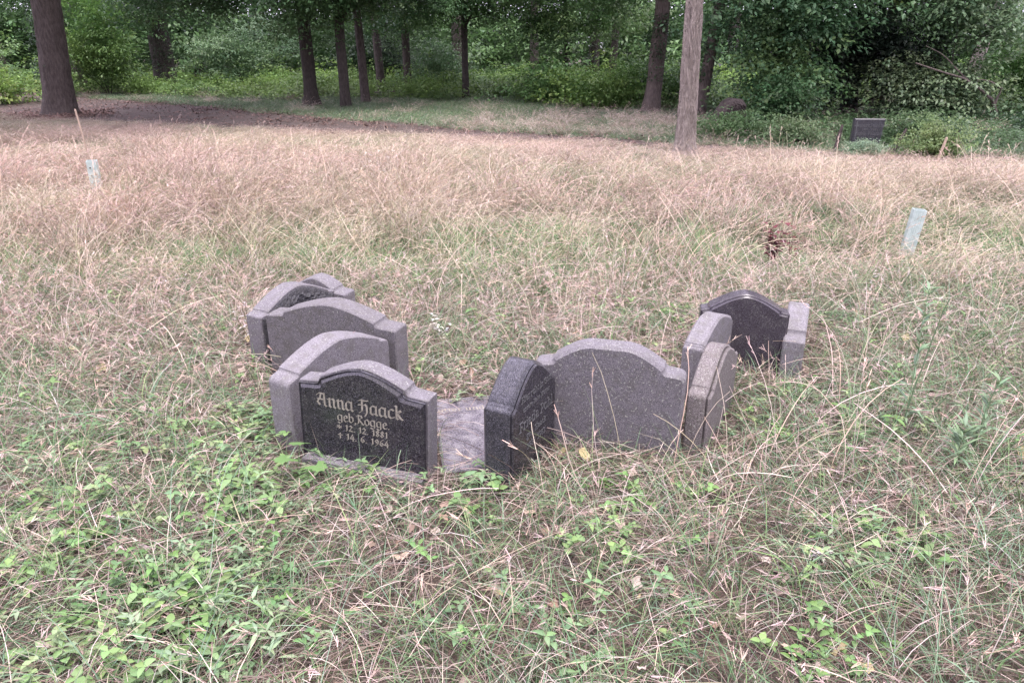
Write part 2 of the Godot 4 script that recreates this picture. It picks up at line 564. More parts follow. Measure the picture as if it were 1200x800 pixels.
# slab with the outline, front at z = 0 and back at z = -t, chamfered by b; front relief by noise when hew > 0
func slab(pr: PackedVector2Array, t: float, b: float, mat: Material, hew := 0.0, inner := PackedVector2Array()) -> ArrayMesh:
	var mb := MB.new()
	var n := pr.size()
	var inn := inset(pr, b) if inner.is_empty() else inner
	var nrm := []                                  # normals per edge end
	for i in n:
		var e := (pr[(i + 1) % n] - pr[i]).normalized()
		nrm.append(Vector2(-e.y, e.x))
	var zs := [0.0, -b, -t + b, -t]
	for i in n:
		var j := (i + 1) % n
		var na: Vector2 = nrm[i]
		var nb: Vector2 = nrm[i]
		var pv: Vector2 = nrm[(i + n - 1) % n]
		var nx: Vector2 = nrm[j]
		if pv.dot(na) > .8: na = (na + pv).normalized()
		if nx.dot(nb) > .8: nb = (nb + nx).normalized()
		for k in 3:
			var a0: Vector2 = inn[i] if k == 0 else pr[i]
			var a1: Vector2 = inn[j] if k == 0 else pr[j]
			var b0: Vector2 = inn[i] if k == 2 else pr[i]
			var b1: Vector2 = inn[j] if k == 2 else pr[j]
			var tz: float = [1.0, 0.0, -1.0][k]
			var n0 := Vector3(na.x, na.y, tz).normalized()
			var n1 := Vector3(nb.x, nb.y, tz).normalized()
			mb.quad(mb.vert(Vector3(a0.x, a0.y, zs[k]), n0, Color.WHITE), mb.vert(Vector3(a1.x, a1.y, zs[k]), n1, Color.WHITE), mb.vert(Vector3(b1.x, b1.y, zs[k + 1]), n1, Color.WHITE), mb.vert(Vector3(b0.x, b0.y, zs[k + 1]), n0, Color.WHITE))
	var cap := Geometry2D.triangulate_polygon(inn)
	for s in 2:
		if s == 0 and hew > 0.0: continue
		var z: float = [0.0, -t][s]
		var nn := Vector3(0, 0, 1.0 - 2.0 * s)
		var first := mb.v.size()
		for p in inn: mb.vert(Vector3(p.x, p.y, z), nn, Color.WHITE)
		for i in range(0, cap.size(), 3):
			mb.tri(first + cap[i], first + cap[i + 1], first + cap[i + 2])
	if hew > 0.0:                                  # rough hewn face: facets that bulge and break
		var f := FastNoiseLite.new()
		f.seed = 5
		f.frequency = 18.0
		f.fractal_octaves = 3
		var lo := Vector2(1e9, 1e9)
		var hi := -lo
		for p in inn:
			lo = lo.min(p); hi = hi.max(p)
		var g := 44
		var top := func(x: float) -> float:
			var y := -1e9
			for i in inn.size():
				var p := inn[i]
				var q := inn[(i + 1) % inn.size()]
				if absf(p.x - q.x) > 1e-6 and (x - p.x) * (x - q.x) <= 0.0:
					y = maxf(y, lerpf(p.y, q.y, (x - p.x) / (q.x - p.x)))
			return y
		var at := func(i: int, j: int) -> Vector3:
			var x := lerpf(lo.x + .001, hi.x - .001, float(i) / g)
			var y: float = lerpf(lo.y, top.call(x), float(j) / g)
			var edge := minf(minf(i, g - i), minf(j, g - j)) / float(g)
			var q := f.get_noise_2d(x * 1.0, y * 1.0)
			return Vector3(x, y, clampf(edge * 9.0, 0.0, 1.0) * hew * (.5 + absf(q) * 2.2))
		for i in g:
			for j in g:
				var p0: Vector3 = at.call(i, j)
				var p1: Vector3 = at.call(i + 1, j)
				var p2: Vector3 = at.call(i + 1, j + 1)
				var p3: Vector3 = at.call(i, j + 1)
				mb.flat([p0, p1, p2], (p1 - p0).cross(p2 - p0).normalized())
				mb.flat([p0, p2, p3], (p2 - p0).cross(p3 - p0).normalized())
	return mb.mesh(mat)

func stone(label: String, group: String, at: Vector3, deg: float, w: float, t: float, lean := Vector2.ZERO) -> Node3D:
	var o := base("headstone", at, deg_to_rad(deg))
	o.rotation = Vector3(deg_to_rad(lean.x), deg_to_rad(deg), deg_to_rad(lean.y))
	tag(o, label, "headstone", group)
	var th := deg_to_rad(deg)
	foot.append([Vector2(at.x, at.z), Vector2(cos(th), -sin(th)), Vector2(sin(th), cos(th)), w / 2.0, t])
	return o

# letters drawn with a broad pen held at a slant
const GLYPHS := {
	"A": [1.08, [[.74, 1.42, .78, .18, .95, .02], [.06, 1.22, .28, 1.42, .74, 1.40], [.44, 1.38, .32, .80, .06, .42, .30, .10], [.12, .74, .76, .74]]],
	"H": [1.08, [[.10, 1.36, .34, 1.48, .62, 1.38, .92, 1.46], [.36, 1.42, .36, .24, .14, .04], [.04, .86, .34, .92], [.36, .80, .66, 1.0, .82, .82, .82, .08, .66, -.26]]],
	"R": [1.02, [[.26, 1.40, .26, .18, .06, .02], [.0, 1.26, .24, 1.46, .62, 1.42, .74, 1.12, .30, .78, .72, .20, .94, .0]]],
	"n": [.86, [[.04, .88, .20, 1.0, .20, .12, .32, .0], [.20, .80, .50, 1.0, .62, .86, .62, .12, .76, .0]]],
	"a": [.86, [[.62, .98, .62, .12, .76, .0], [.60, .90, .30, 1.0, .10, .76, .10, .20, .30, .0, .62, .22]]],
	"c": [.68, [[.58, .90, .34, 1.0, .12, .76, .12, .22, .34, .0, .60, .14]]],
	"k": [.82, [[.08, 1.46, .18, 1.40, .18, .12, .30, .0], [.18, .66, .48, 1.0, .58, .88, .28, .58, .58, .12, .74, .0]]],
	"g": [.84, [[.62, .98, .62, -.18, .36, -.40, .10, -.26], [.60, .90, .30, 1.0, .10, .76, .10, .26, .30, .06, .62, .24]]],
	"e": [.70, [[.14, .46, .56, .66, .52, .90, .34, 1.0, .12, .76, .12, .22, .34, .0, .60, .14]]],
	"b": [.80, [[.08, 1.44, .16, 1.36, .16, .16, .38, .0, .64, .26, .64, .78, .44, 1.0, .16, .78]]],
	"o": [.78, [[.38, 1.0, .12, .76, .12, .22, .38, .0, .64, .24, .64, .78, .38, 1.0]]],
	",": [.36, [[.14, .06, .20, -.04, .10, -.24]]],
	".": [.36, [[.12, .06, .18, .04]]],
	"1": [.52, [[.10, .86, .30, 1.06, .30, .10, .14, -.08]]],
	"2": [.68, [[.10, .84, .32, 1.04, .56, .80, .10, .06, .34, .10, .60, .02]]],
	"8": [.68, [[.34, 1.06, .14, .84, .52, .30, .34, .0, .12, .26, .52, .82, .34, 1.06]]],
	"6": [.68, [[.56, 1.18, .22, .80, .12, .30, .34, .0, .56, .28, .36, .58, .14, .42]]],
	"9": [.68, [[.14, -.16, .48, .24, .56, .74, .34, 1.04, .12, .76, .32, .44, .54, .62]]],
	"4": [.70, [[.42, 1.06, .08, .30, .62, .36], [.46, .70, .46, -.10]]],
	"*": [.80, [[.38, .86, .38, .20], [.10, .68, .68, .40], [.10, .40, .68, .68]]],
	"+": [.80, [[.38, .96, .38, .06], [.10, .66, .68, .66]]],
	" ": [.44, []]}

func pen_text(s: String, size: float, mat: Material, wide: float) -> ArrayMesh:
	var mb := MB.new()
	var x := 0.0
	var total := 0.0
	for ch in s: total += GLYPHS[ch][0]
	x = -total / 2.0
	var nib := Vector2(cos(.7), sin(.7)) * .080
	for ch in s:
		for st in GLYPHS[ch][1]:
			for i in range(0, st.size() - 2, 2):
				var a := Vector2(x + st[i], st[i + 1])
				var b := Vector2(x + st[i + 2], st[i + 3])
				var d := (b - a).normalized() * .03
				var thin := Vector2(-d.y, d.x)
				var hull := Geometry2D.convex_hull(PackedVector2Array([a - nib - d + thin, a + nib - d + thin, b - nib + d + thin, b + nib + d + thin, a - nib - d - thin, a + nib - d - thin, b - nib + d - thin, b + nib + d - thin]))
				var ps := []
				for k in hull.size() - 1:
					ps.append(Vector3(hull[k].x * size * wide, hull[k].y * size, .0004 * (i % 4) ))
				mb.flat(ps, Vector3(0, 0, 1))
		x += GLYPHS[ch][0]
	return mb.mesh(mat)

func set_text(s: String, size: float, at: Vector3, parent: Node, mat: Material, serif := true, depth := .002) -> void:
	var tm := TextMesh.new()
	var f := SystemFont.new()
	f.font_names = PackedStringArray(["Droid Serif" if serif else "Droid Sans"])
	tm.font = f
	tm.font_size = 32
	tm.pixel_size = size / 32.0
	tm.depth = depth
	tm.text = s
	tm.material = mat
	var o := part("inscription", tm, parent)
	o.position = at

# a line of writing, each word a piece of its own
func pen_line(s: String, size: float, at: Vector3, parent: Node, mat: Material, wide := 1.0) -> void:
	var total := 0.0
	for ch in s: total += GLYPHS[ch][0]
	var x := -total / 2.0
	for word in s.split(" "):
		var w := 0.0
		for ch in word: w += GLYPHS[ch][0]
		var o := part("inscription", pen_text(word, size, mat, wide), parent)
		o.position = at + Vector3((x + w / 2.0) * size * wide, 0, 0)
		x += w + GLYPHS[" "][0]

func stones() -> void:
	var gl := "headstones stacked on the left of the slab"
	var gr := "headstones standing on the right of the slab"
	# A: black polished stone facing the viewer, grey body behind the polished plate
	var o := stone("black polished headstone with pale blackletter name and grey granite body, facing the viewer", gl, Vector3(-.600, 0, -2.590), -17.6, .559, .109, Vector2(-1.0, -1.6))
	var pr := [.559, .353, .445, .66, .024, .004]
	var bd := part("body", arch_slab(pr, 0.0, .085, .004, M.granite_grey), o)
	bd.position.z = -.024
	part("plate", arch_slab(pr, .007, .022, .015, M.granite_black), o)
	pen_line("Anna Haack", .0385, Vector3(-.002, .266, .0012), o, M.letter, 1.16)
	pen_line("geb,Rogge.", .0265, Vector3(.013, .214, .0012), o, M.letter, 1.2)
	pen_line("* 12. 12. 1881", .0245, Vector3(.006, .174, .0012), o, M.letter, 1.2)
	pen_line("+ 14. 6. 1964", .0245, Vector3(.008, .135, .0012), o, M.letter, 1.26)
	var mb := MB.new()
	mb.box(Vector3(.02, .01, .030), Vector3(.262, 0, 0), Vector3(0, .034, 0), Vector3(0, 0, .027))
	part("plinth", mb.mesh(M.granite_grey), o)
	# B: grey stone running away behind it
	o = stone("grey granite headstone with sweeping top, wedged behind the black blackletter stone", gl, Vector3(-.742, 0, -2.985), 56.2, .60, .125)
	part("body", arch_slab([.60, .325, .416, .80, .014, .030], 0.0, .125, .006, M.granite_pale), o)
	# C: broad grey stone
	o = stone("broad blank grey granite headstone in the middle of the stacked row", gl, Vector3(-.901, 0, -3.419), -19.1, .733, .125)
	part("body", arch_slab([.733, .332, .424, .70, .022, .012], 0.0, .125, .006, M.granite_mist), o)
	# D: rough hewn
	o = stone("headstone with rough hewn dark face and smooth grey arched edge", gl, Vector3(-1.161, 0, -3.855), 59.2, .549, .111)
	bd = part("body", arch_slab([.549, .285, .385, .82, .012, .012], 0.0, .111, .006, M.granite_grey), o)
	bd.set_meta("label", "smooth grey back and edge")
	part("hewn_face", arch_slab([.549, .285, .385, .82, .012, .012], .014, .006, .002, M.granite_black_rough, .018), o).position.z = .0075
	# E: farthest of the stack
	o = stone("grey headstone farthest back in the stacked row, only its arched top showing", gl, Vector3(-1.185, 0, -4.245), -19.0, .42, .12)
	part("body", arch_slab([.42, .225, .308, .62, .02, .012], 0.0, .12, .006, M.granite_grey), o)
	# F: black stone seen from its end
	o = stone("black granite headstone standing end-on beside the flat slab", gr, Vector3(.092, .012, -2.631), 62.9, .40, .127)
	pr = [.41, .325, .450, .84, .010, .026]
	bd = part("body", arch_slab(pr, 0.0, .112, .012, M.granite_night), o)
	bd.position.z = -.012
	part("plate", arch_slab(pr, .012, .012, .005, M.granite_black), o)
	for l in [["Hier ruht in Gott", .034, .335], ["unsere liebe Mutter", .026, .290], ["Frieda Pohl", .056, .225], ["geb. Haack", .034, .165], ["1889  1961", .034, .115]]:
		set_text(l[0], l[1], Vector3(.01, l[2], .0012), o, M.letter_dim)
	# G: large grey back
	o = stone("large smooth grey granite headstone seen from its blank back, beside the black end-on stone", gr, Vector3(.388, 0, -2.765), -15.0, .626, .10)
	part("body", arch_slab([.626, .372, .468, .72, .020, .030, .34], 0.0, .10, .012, M.granite_grey), o)
	# H: brownish, end-on
	o = stone("brownish grey headstone with rounded arch standing end-on against the large grey one", gr, Vector3(.930, 0, -2.960), 63.2, .588, .094)
	pr = [.588, .279, .388, .80, .010, .022]
	bd = part("body", arch_slab(pr, 0.0, .076, .006, M.granite_warm), o)
	bd.position.z = -.018
	part("plate", arch_slab(pr, .010, .017, .008, M.granite_warm), o)
	# I
	o = stone("pale grey headstone with rounded base moulding, between the brownish and the dark arched stones", gr, Vector3(.991, 0, -3.324), 58.9, .50, .097)
	part("body", arch_slab([.50, .315, .395, .90, .008, .03], 0.0, .097, .010, M.granite_pale), o)
	# J
	o = stone("dark plum polished headstone with round arched top, farthest of the standing ones", gr, Vector3(1.192, 0, -3.587), -10.0, .443, .105)
	pr = [.443, .323, .416, .80, .012, .006]
	bd = part("body", arch_slab(pr, 0.0, .09, .005, M.granite_plum), o)
	bd.position.z = -.016
	part("plate", arch_slab(pr, .004, .016, .010, M.granite_plum), o)
	# K
	o = stone("pale grey sunken headstone standing end-on beside the dark arched one", gr, Vector3(1.578, 0, -3.735), 68.3, .583, .106)
	part("body", arch_slab([.583, .205, .312, .74, .030, .010], 0.0, .106, .008, M.granite_pale), o)
	# flat slab
	var fs := base("grave_slab", Vector3(-.155, 0, -2.93), deg_to_rad(10))
	tag(fs, "flat weathered grey grave slab lying in the grass between the two stone rows", "grave slab")
	mb = MB.new()
	var sp := PackedVector2Array([Vector2(-.18, -.33), Vector2(-.18, .33), Vector2(.18, .33), Vector2(.18, -.33)])
	var body := part("body", slab(sp, .09, .008, M.granite_slab), fs)
	body.rotation.x = -PI / 2
	body.position.y = .012
	foot.append([Vector2(-.155 + .174 * .33, -2.93 + .985 * .33), Vector2(.985, -.174), Vector2(.174, .985), .17, .62])
	set_text("Mutter und Oma", .05, Vector3(-.01, .0127, -.20), fs, M.letter, true, .001)
	(fs.get_child(fs.get_child_count() - 1) as Node3D).rotation.x = -PI / 2

# is the point inside a stone's footprint (grown by g)? returns 0 outside, 1 inside, 2 close
func near_stone(x: float, z: float) -> int:
	if z > -2.0 or z < -4.9 or x < -1.9 or x > 2.1: return 0
	var close := 0
	for f in foot:
		var d: Vector2 = Vector2(x, z) - f[0]
		var a: float = absf(d.dot(f[1])) - f[3]
		var b: float = d.dot(f[2])
		var o: float = maxf(b, -b - f[4])
		if a < .015 and o < .015: return 1
		if a < .22 and o < .22: close = 2
	return close

# ------------------------------------------------------------------ the meadow
var pn := FastNoiseLite.new()
var route := [Vector2(-24, -28), Vector2(-17, -24.4), Vector2(-12, -21.2), Vector2(-8.5, -18.8), Vector2(-4.7, -16.6), Vector2(0, -14.3), Vector2(4, -12.4), Vector2(8, -11.2), Vector2(14, -10.6), Vector2(22, -10.8)]
var half_w := [2.0, 2.2, 2.2, 2.0, 1.35, .55, .15, .2, .3, .4]

func off_path(x: float, z: float) -> float:      # distance beyond the edge of the path, negative on it
	var best := 1e9
	var p := Vector2(x, z)
	for i in route.size() - 1:
		var a: Vector2 = route[i]
		var b: Vector2 = route[i + 1]
		var t := clampf((p - a).dot(b - a) / (b - a).length_squared(), 0.0, 1.0)
		best = minf(best, p.distance_to(a.lerp(b, t)) - lerpf(half_w[i], half_w[i + 1], t))
	return best

func past_path(x: float, z: float) -> bool:
	for i in route.size() - 1:
		if x >= route[i].x and x < route[i + 1].x:
			return z < lerpf(route[i].y, route[i + 1].y, (x - route[i].x) / (route[i + 1].x - route[i].x))
	return z < -11.0

func spot(d0: float, d1: float) -> Vector2:
	var d := sqrt(lerpf(d0 * d0, d1 * d1, rng.randf()))
	return Vector2(rr(-1, 1) * (d * .76 + .5), -d)

func turned(s: float, tilt := .15) -> Basis:
	return Basis.from_euler(Vector3(rr(-tilt, tilt), rr(0, TAU), rr(-tilt, tilt))).scaled(Vector3.ONE * s)

func upright(s: float, sy: float) -> Basis:
	return Basis(Vector3.UP, rr(-1.3, 1.3)).scaled(Vector3(s, s * sy, s))

# share of green in the sward, 0 dry to 1 fresh
func fresh(x: float, z: float) -> float:
	var d := -z
	var g := pn.get_noise_2d(x * 1.0, z * 1.0) * .9 + pn.get_noise_2d(x * 3.1 + 40.0, z * 3.1) * .5
	var b := lerpf(.68, .24, smoothstep(3.5, 9.0, d))
	if d > 5.0: b += .32 * exp(-pow((x - 1.2) / 1.8, 2.0) - pow((d - 8.6) / 1.8, 2.0)) + .26 * exp(-pow((d - 5.0) / 1.3, 2.0)) * (1.0 - smoothstep(-2.2, -.8, -x - 1.6) * .5)
	b += .22 * smoothstep(.6, 1.6, x) * (1.0 - smoothstep(5.5, 8.0, d)) + .2 * smoothstep(2.5, 3.5, x) * (1.0 - smoothstep(6.5, 8.5, d))
	b -= .12 * smoothstep(1.0, 2.0, d) * (1.0 - smoothstep(2.2, 2.6, d)) * smoothstep(-.4, .2, x)
	return clampf(b + g * .55, 0.0, 1.0)

func sward(called: String, label: String, category: String) -> Node3D:
	var o := base(called, Vector3.ZERO)
	tag(o, label, category, "", "stuff")
	return o

func meadow() -> void:
	var o := sward("dry_grass", "tall pale dry meadow grass with feathery seed heads", "grass")
	var og := sward("green_grass", "fine green grass growing through the dry sward", "grass")
	var os := sward("straw", "brown fallen grass stems matted on the ground", "straw")
	var oh := sward("ground_herbs", "low broad leaved green weeds creeping through the grass", "weeds")
	# the near sward, every tuft where it stands
	var near := 5.2
	var md := MB.new()
	var mg := MB.new()
	var ms := MB.new()
	for i in 16500:
		var p := spot(1.15, near)
		var ns := near_stone(p.x, p.y)
		if ns == 1: continue
		var fr := fresh(p.x, p.y)
		var at := Vector3(p.x, -.004, p.y)
		var far := smoothstep(2.6, 5.0, -p.y)
		var r := rng.randf()
		if r < .36:
			thatch(ms, at + Vector3.UP * rr(0, .025), 9, .07, .26, Color(1, .97, .96) * rr(.75, 1.2))
		elif r < .36 + .10 + .38 * far * (1.0 - fr):
			var k := lerpf(.5, .85, far) * (.55 if ns == 2 else 1.0) * rr(.6, 1.1)
			dry_tuft(md, at, 7, .20 * k, .50 * k, .4, Color(1, .98, .96) * rr(.85, 1.12), .85)
		elif rng.randf() < .25 + fr:
			var k := (.65 if ns == 2 else 1.0) * rr(.6, 1.2)
			green_tuft(mg, at, 8, .08 * k, (.26 if rng.randf() < .8 else .46) * k, .0027 * rr(.7, 1.5), Color(1, 1, 1) * rr(.8, 1.25))
	for i in 420:                                  # long bleached stems lying across the rest
		var p := spot(1.3, near)
		if near_stone(p.x, p.y) == 1: continue
		thatch(ms, Vector3(p.x, rr(.02, .10), p.y), 1, .25, .7, Color(1.3, 1.28, 1.25) * rr(.7, 1.15), 6)
	# bundles of long stalks that hang over the stones
	for q in [[.86, -2.50, 7, .3, .55, -.2], [1.02, -2.62, 8, .35, .6, .2], [.96, -2.42, 8, .3, .55, .3], [.42, -2.50, 3, .4, .6, .3], [.60, -2.48, 3, .35, .55, -.5], [1.20, -3.30, 5, .35, .6, -.4], [.25, -2.36, 4, .25, .5, .2], [.70, -2.42, 5, .25, .5, .4], [.12, -2.32, 3, .3, .5, -.2], [1.35, -2.9, 8, .35, .6, .1], [1.55, -3.15, 8, .35, .6, -.2], [1.3, -2.5, 6, .3, .55, .2], [1.7, -2.35, 6, .35, .6, -.3], [.95, -2.2, 5, .3, .5, .2], [1.75, -3.5, 8, .35, .6, .1], [-1.02, -3.22, 4, .3, .5, .1]]:
		dry_tuft(md, Vector3(q[0], 0, q[1]), q[2], q[3], q[4], .3, Color(1.05, 1.0, .96), 1.25, 6, Vector3(q[5], 0, 0))
	for i in 46:                                   # arching culms behind and beside the stones
		var p := spot(3.4, near)
		if near_stone(p.x, p.y) != 0: continue
		dry_tuft(md, Vector3(p.x, 0, p.y), 3, .35, .65, .6, Color(1.1, 1.08, 1.04), 1.2, 6, Vector3(rr(-.6, 1.0), 0, rr(-.3, .3)))
	for i in 80:                                  # single upright stems
		var p := spot(1.9, near)
		var ns := near_stone(p.x, p.y)
		if ns == 1: continue
		dry_tuft(md, Vector3(p.x, 0, p.y), 1, .25, .5, .7, Color(1.1, 1.05, 1.0), 1.2)
	part("tuft", md.mesh(M.straw), o).set_meta("kind", "stuff")
	part("tuft", mg.mesh(M.grass), og).set_meta("kind", "stuff")
	part("strand", ms.mesh(M.straw), os).set_meta("kind", "stuff")
	# broad leaved herbs
	var mh := MB.new()
	var hg := [Color(.12, .225, .065), Color(.17, .28, .095), Color(.095, .185, .065), Color(.15, .25, .11), Color(.20, .28, .15), Color(.22, .30, .13)]
	var hl := [.034, .044, .028, .040, .050, .034]
	var hw := [.021, .026, .017, .019, .013, .023]
	var cl := []
	for i in 84:
		var p := spot(1.4, 6.0)
		if rng.randf() < .5: p = Vector2(rr(-1.9, -.6), rr(-3.0, -1.5))
		cl.append([p, rr(.06, .16)])
	for q in [[-.98, -2.95], [-.95, -2.62], [-1.1, -2.5], [-1.2, -2.9], [-.80, -2.36], [-1.0, -2.3], [-.16, -2.46], [1.6, -2.9], [1.45, -3.1], [.5, -4.4], [.9, -4.3], [-.2, -4.3], [.3, -4.9], [-1.2, -3.2], [.35, -2.40], [1.9, -3.3], [1.2, -2.1]]:
		cl.append([Vector2(q[0], q[1]), .11])
	for c in cl:
		var kk := rng.randi() % 6
		for i in int(8.0 * c[1] / .11):
			var p: Vector2 = c[0] + Vector2(rng.randfn(), rng.randfn()) * c[1]
			var ns := near_stone(p.x, p.y)
			if ns == 1: continue
			var k := kk if rng.randf() < .75 else rng.randi() % 6
			herb(mh, Vector3(p.x, 0, p.y), 2, rr(.05, .13) * (.7 if ns == 2 else 1.0), hl[k], hw[k], hg[k] * rr(.85, 1.2))
	for q in [[-1.05, -2.55], [-.92, -2.42], [-1.18, -2.38], [-1.3, -2.7], [-1.02, -2.25], [-.80, -2.30], [-.98, -3.02], [-1.08, -2.88], [-.16, -2.44], [-1.45, -2.3], [1.5, -2.95]]:
		for i in 3:                                # larger leaves of elder and bramble shoots
			var p := Vector2(q[0] + rng.randfn() * .07, q[1] + rng.randfn() * .07)
			if near_stone(p.x, p.y) == 1: continue
			herb(mh, Vector3(p.x, 0, p.y), 1, rr(.10, .18), rr(.045, .065), rr(.025, .036), (hg[[0, 1, 3][rng.randi() % 3]] as Color) * rr(.9, 1.15))
	for i in 620:
		var p := spot(1.2, 5.5)
		if near_stone(p.x, p.y) == 1: continue
		var k := rng.randi() % 6
		herb(mh, Vector3(p.x, 0, p.y), 1, rr(.04, .10), hl[k] * .8, hw[k] * .8, hg[k] * rr(.85, 1.2))
	part("sprig", mh.mesh(M.leaf), oh).set_meta("kind", "stuff")
	# the sward beyond: square sods of several kinds, laid where each kind grows
	var side := .5
	var sods := []                                 # 0..3 tall dry, 4..7 mixed, 8..10 mostly green, 11..12 woodland grass
	for k in 13:
		var a := MB.new()
		var lean := .8 * Vector3([.7, -.35, .2, .9, .5, -.2, .3, .8, .2, -.2, .5, .2, -.2][k], 0, rr(-.3, .3))
		for i in (50 if k < 11 else 40):
			var at := Vector3(rr(-.5, .5) * side * 1.1, -.004, rr(-.5, .5) * side * 1.1)
			var greenish: float = .07 if k < 4 else (.40 if k < 8 else .75)
			var t := Color(1, .985, .96) * rr(.62, 1.18)
			if k >= 11:
				green_tuft(a, at, 8, .08, .26, .005, Color(1, 1, 1) * rr(.75, 1.2), .4, 1.2, 3)
				if rng.randf() < (.25 if k == 11 else .55): thatch(a, at, 8, .08, .25, Color(1, .97, .96))
			elif rng.randf() < greenish:
				green_tuft(a, at, 14, .10, .30, .0040, Color(1.1, 1.08, 1.05) * rr(.8, 1.2), .4, 1.5, 3)
			elif rng.randf() < .22:
				thatch(a, at, 14, .10, .36, t * .9)
			elif rng.randf() < .24:
				dry_tuft(a, at, 9, .42, .74, .6, t * 1.08, 1.1, 5, lean * 1.3)
			else:
				dry_tuft(a, at, 12, .16, .42, .35, t, 1.15, 4, lean)
		sods.append(a.mesh(M.straw if k < 4 else M.grass))
	for k in 4:                                    # 13..16 loose bleached culms that stand over the rest
		var a := MB.new()
		for i in 9:
			dry_tuft(a, Vector3(rr(-.3, .3), 0, rr(-.3, .3)), 3, .45, .85, .7, Color(1.16, 1.14, 1.1) * rr(.85, 1.1), 1.4, 6, Vector3([.9, -.6, .4, 1.3][k], 0, rr(-.4, .4)))
		sods.append(a.mesh(M.straw))
	var rows := []
	for k in 17: rows.append(Many.new())
	var gz := -near + .15
	while gz > -27.5:
		var x := gz * .80 - 1.0
		while x < -gz * .80 + 1.0:
			var px := x + rr(-.08, .08)
			var pz := gz + rr(-.08, .08)
			x += .40
			var op := off_path(px, pz)
			var past := past_path(px, pz)
			if op < -.1: continue
			if past:
				if pz < -26.0 or px > 16.0: continue
				rows[(11 + rng.randi() % 2) if rng.randf() > (.35 if px > -1.5 and px < 4.0 and pz > -18.0 else .04) else 4 + rng.randi() % 4].put(Basis(Vector3.UP, rr(0, TAU)).scaled(Vector3(1, rr(.4, .7), 1)), Vector3(px, 0, pz), Color(1, 1, 1) * rr(.8, 1.15))
				continue
			var fr := fresh(px, pz)
			var k := rng.randi() % 4
			if fr > .50: k = 8 + rng.randi() % 3
			elif fr > .24: k += 4
			var hgt := (.85 + .6 * pn.get_noise_2d(px * 2.0 + 9.0, pz * 2.0) + .6 * pn.get_noise_2d(px * 6.0 + 19.0, pz * 6.0) + rr(-.12, .12)) * lerpf(.25, 1.0, smoothstep(0.0, 3.2, op))
			hgt *= lerpf(1.0, .5, smoothstep(8.0, 12.0, -pz + .25 * maxf(px, 0.0)))
			if Vector2(px, pz).distance_to(Vector2(-4.72, -8.2)) < .7 or Vector2(px, pz).distance_to(Vector2(3.24, -5.6)) < .55 or Vector2(px, pz).distance_to(Vector2(2.1, -5.5)) < .55: hgt *= .42
			if rng.randf() < .30 and op > 1.5 and pz > -12.5:
				rows[13 + rng.randi() % 4].put(Basis(Vector3.UP, rr(-.7, .7)).scaled(Vector3(1, clampf(hgt, .4, 1.1), 1) * rr(.7, 1.0)), Vector3(px, 0, pz), Color(1, 1, 1) * rr(.85, 1.1))
			var tone := pn.get_noise_2d(px * .8 + 70.0, pz * .8) * 2.2 + rr(-.2, .2)
			var c := Color(1.03, .975, .955).lerp(Color(.98, 1.03, .91), clampf(.5 - tone, 0, 1)) * rr(.78, 1.1)
			rows[k].put(Basis(Vector3.UP, rr(-.6, .6)).scaled(Vector3(1, maxf(hgt, .15), 1)), Vector3(px, 0, pz), c)
		gz -= .40
	for k in 17:
		many("sod", sods[k], rows[k], o if k < 8 or k > 12 else og)
	# leaf litter
	o = sward("leaf_litter", "brown dead leaves scattered over the path and the grass", "leaf litter")
	var lm := [litter_leaf(14, .06), litter_leaf(12, .05), curled(.030), curled(.022)]
	rows = [Many.new(), Many.new(), Many.new(), Many.new()]
	for i in 14000:
		var x := rr(-24, 17)
		var z := rr(-29, -9.5)
		var op := off_path(x, z)
		if op > rr(-.5, .5) or absf(x) > -z * .78 + 1.0: continue
		# thickest along the far edge of the path
		if past_path(x, z) == false and rng.randf() < .55: continue
		if op < -.7 and rng.randf() < .5: continue
		rows[rng.randi() % 2].put(turned(rr(.7, 1.3)), Vector3(x, .004, z), Color(1.0, .93, .92) * rr(.7, 1.2))
	for i in 260:
		var a := rr(0, TAU)
		var q := rr(.5, 1.4)
		rows[rng.randi() % 2].put(turned(rr(.7, 1.2)), Vector3(-10.9 + cos(a) * q, .03, -18.4 + sin(a) * q), Color(1.1, 1, .95) * rr(.8, 1.3))
	for i in 420:
		var p := spot(1.2, 5.0)
		if near_stone(p.x, p.y) == 1: continue
		rows[2 + rng.randi() % 2].put(turned(rr(.6, 1.3), .8), Vector3(p.x, rr(.01, .05), p.y), ([Color(.46, .37, .30), Color(.30, .215, .165), Color(.55, .47, .40), Color(.36, .24, .17), Color(.50, .42, .22)][rng.randi() % 5] as Color) * rr(.8, 1.15))
	for k in 4: many("leaf", lm[k], rows[k], o)

# ------------------------------------------------------------------ single plants and small things
func tall_herb(label: String, at: Vector3, h: float, lean: Vector3, col: Color) -> void:
	var o := base("tall_weed", at)
	tag(o, label, "plant", "tall narrow leaved weeds")
	var mb := MB.new()
	var pts := ribbon(mb, Vector3.ZERO, (Vector3.UP + lean).normalized(), h, .006, lean, col * .8, 10, .5)
	var mb2 := MB.new()
	ribbon(mb, Vector3.ZERO, (Vector3.UP + lean).normalized(), h * .98, .006, lean, col * .8, 10, .5)
	for k in range(1, 10):
		for j in 5:
			var q: Vector3 = (pts[k] as Vector3).lerp(pts[mini(k + 1, 10)], rng.randf())
			var t := k / 10.0
			leaf(mb2, q, dir_of(rr(0, TAU), rr(.1, .7) + .4 * t), lerpf(.11, .06, t) * rr(.8, 1.2), .014, vary(col, .18), rr(.3, .8), .3)
	part("stem", mb.mesh(M.leaf), o)
	tag(part("foliage", mb2.mesh(M.leaf), o), "", "", "", "stuff")

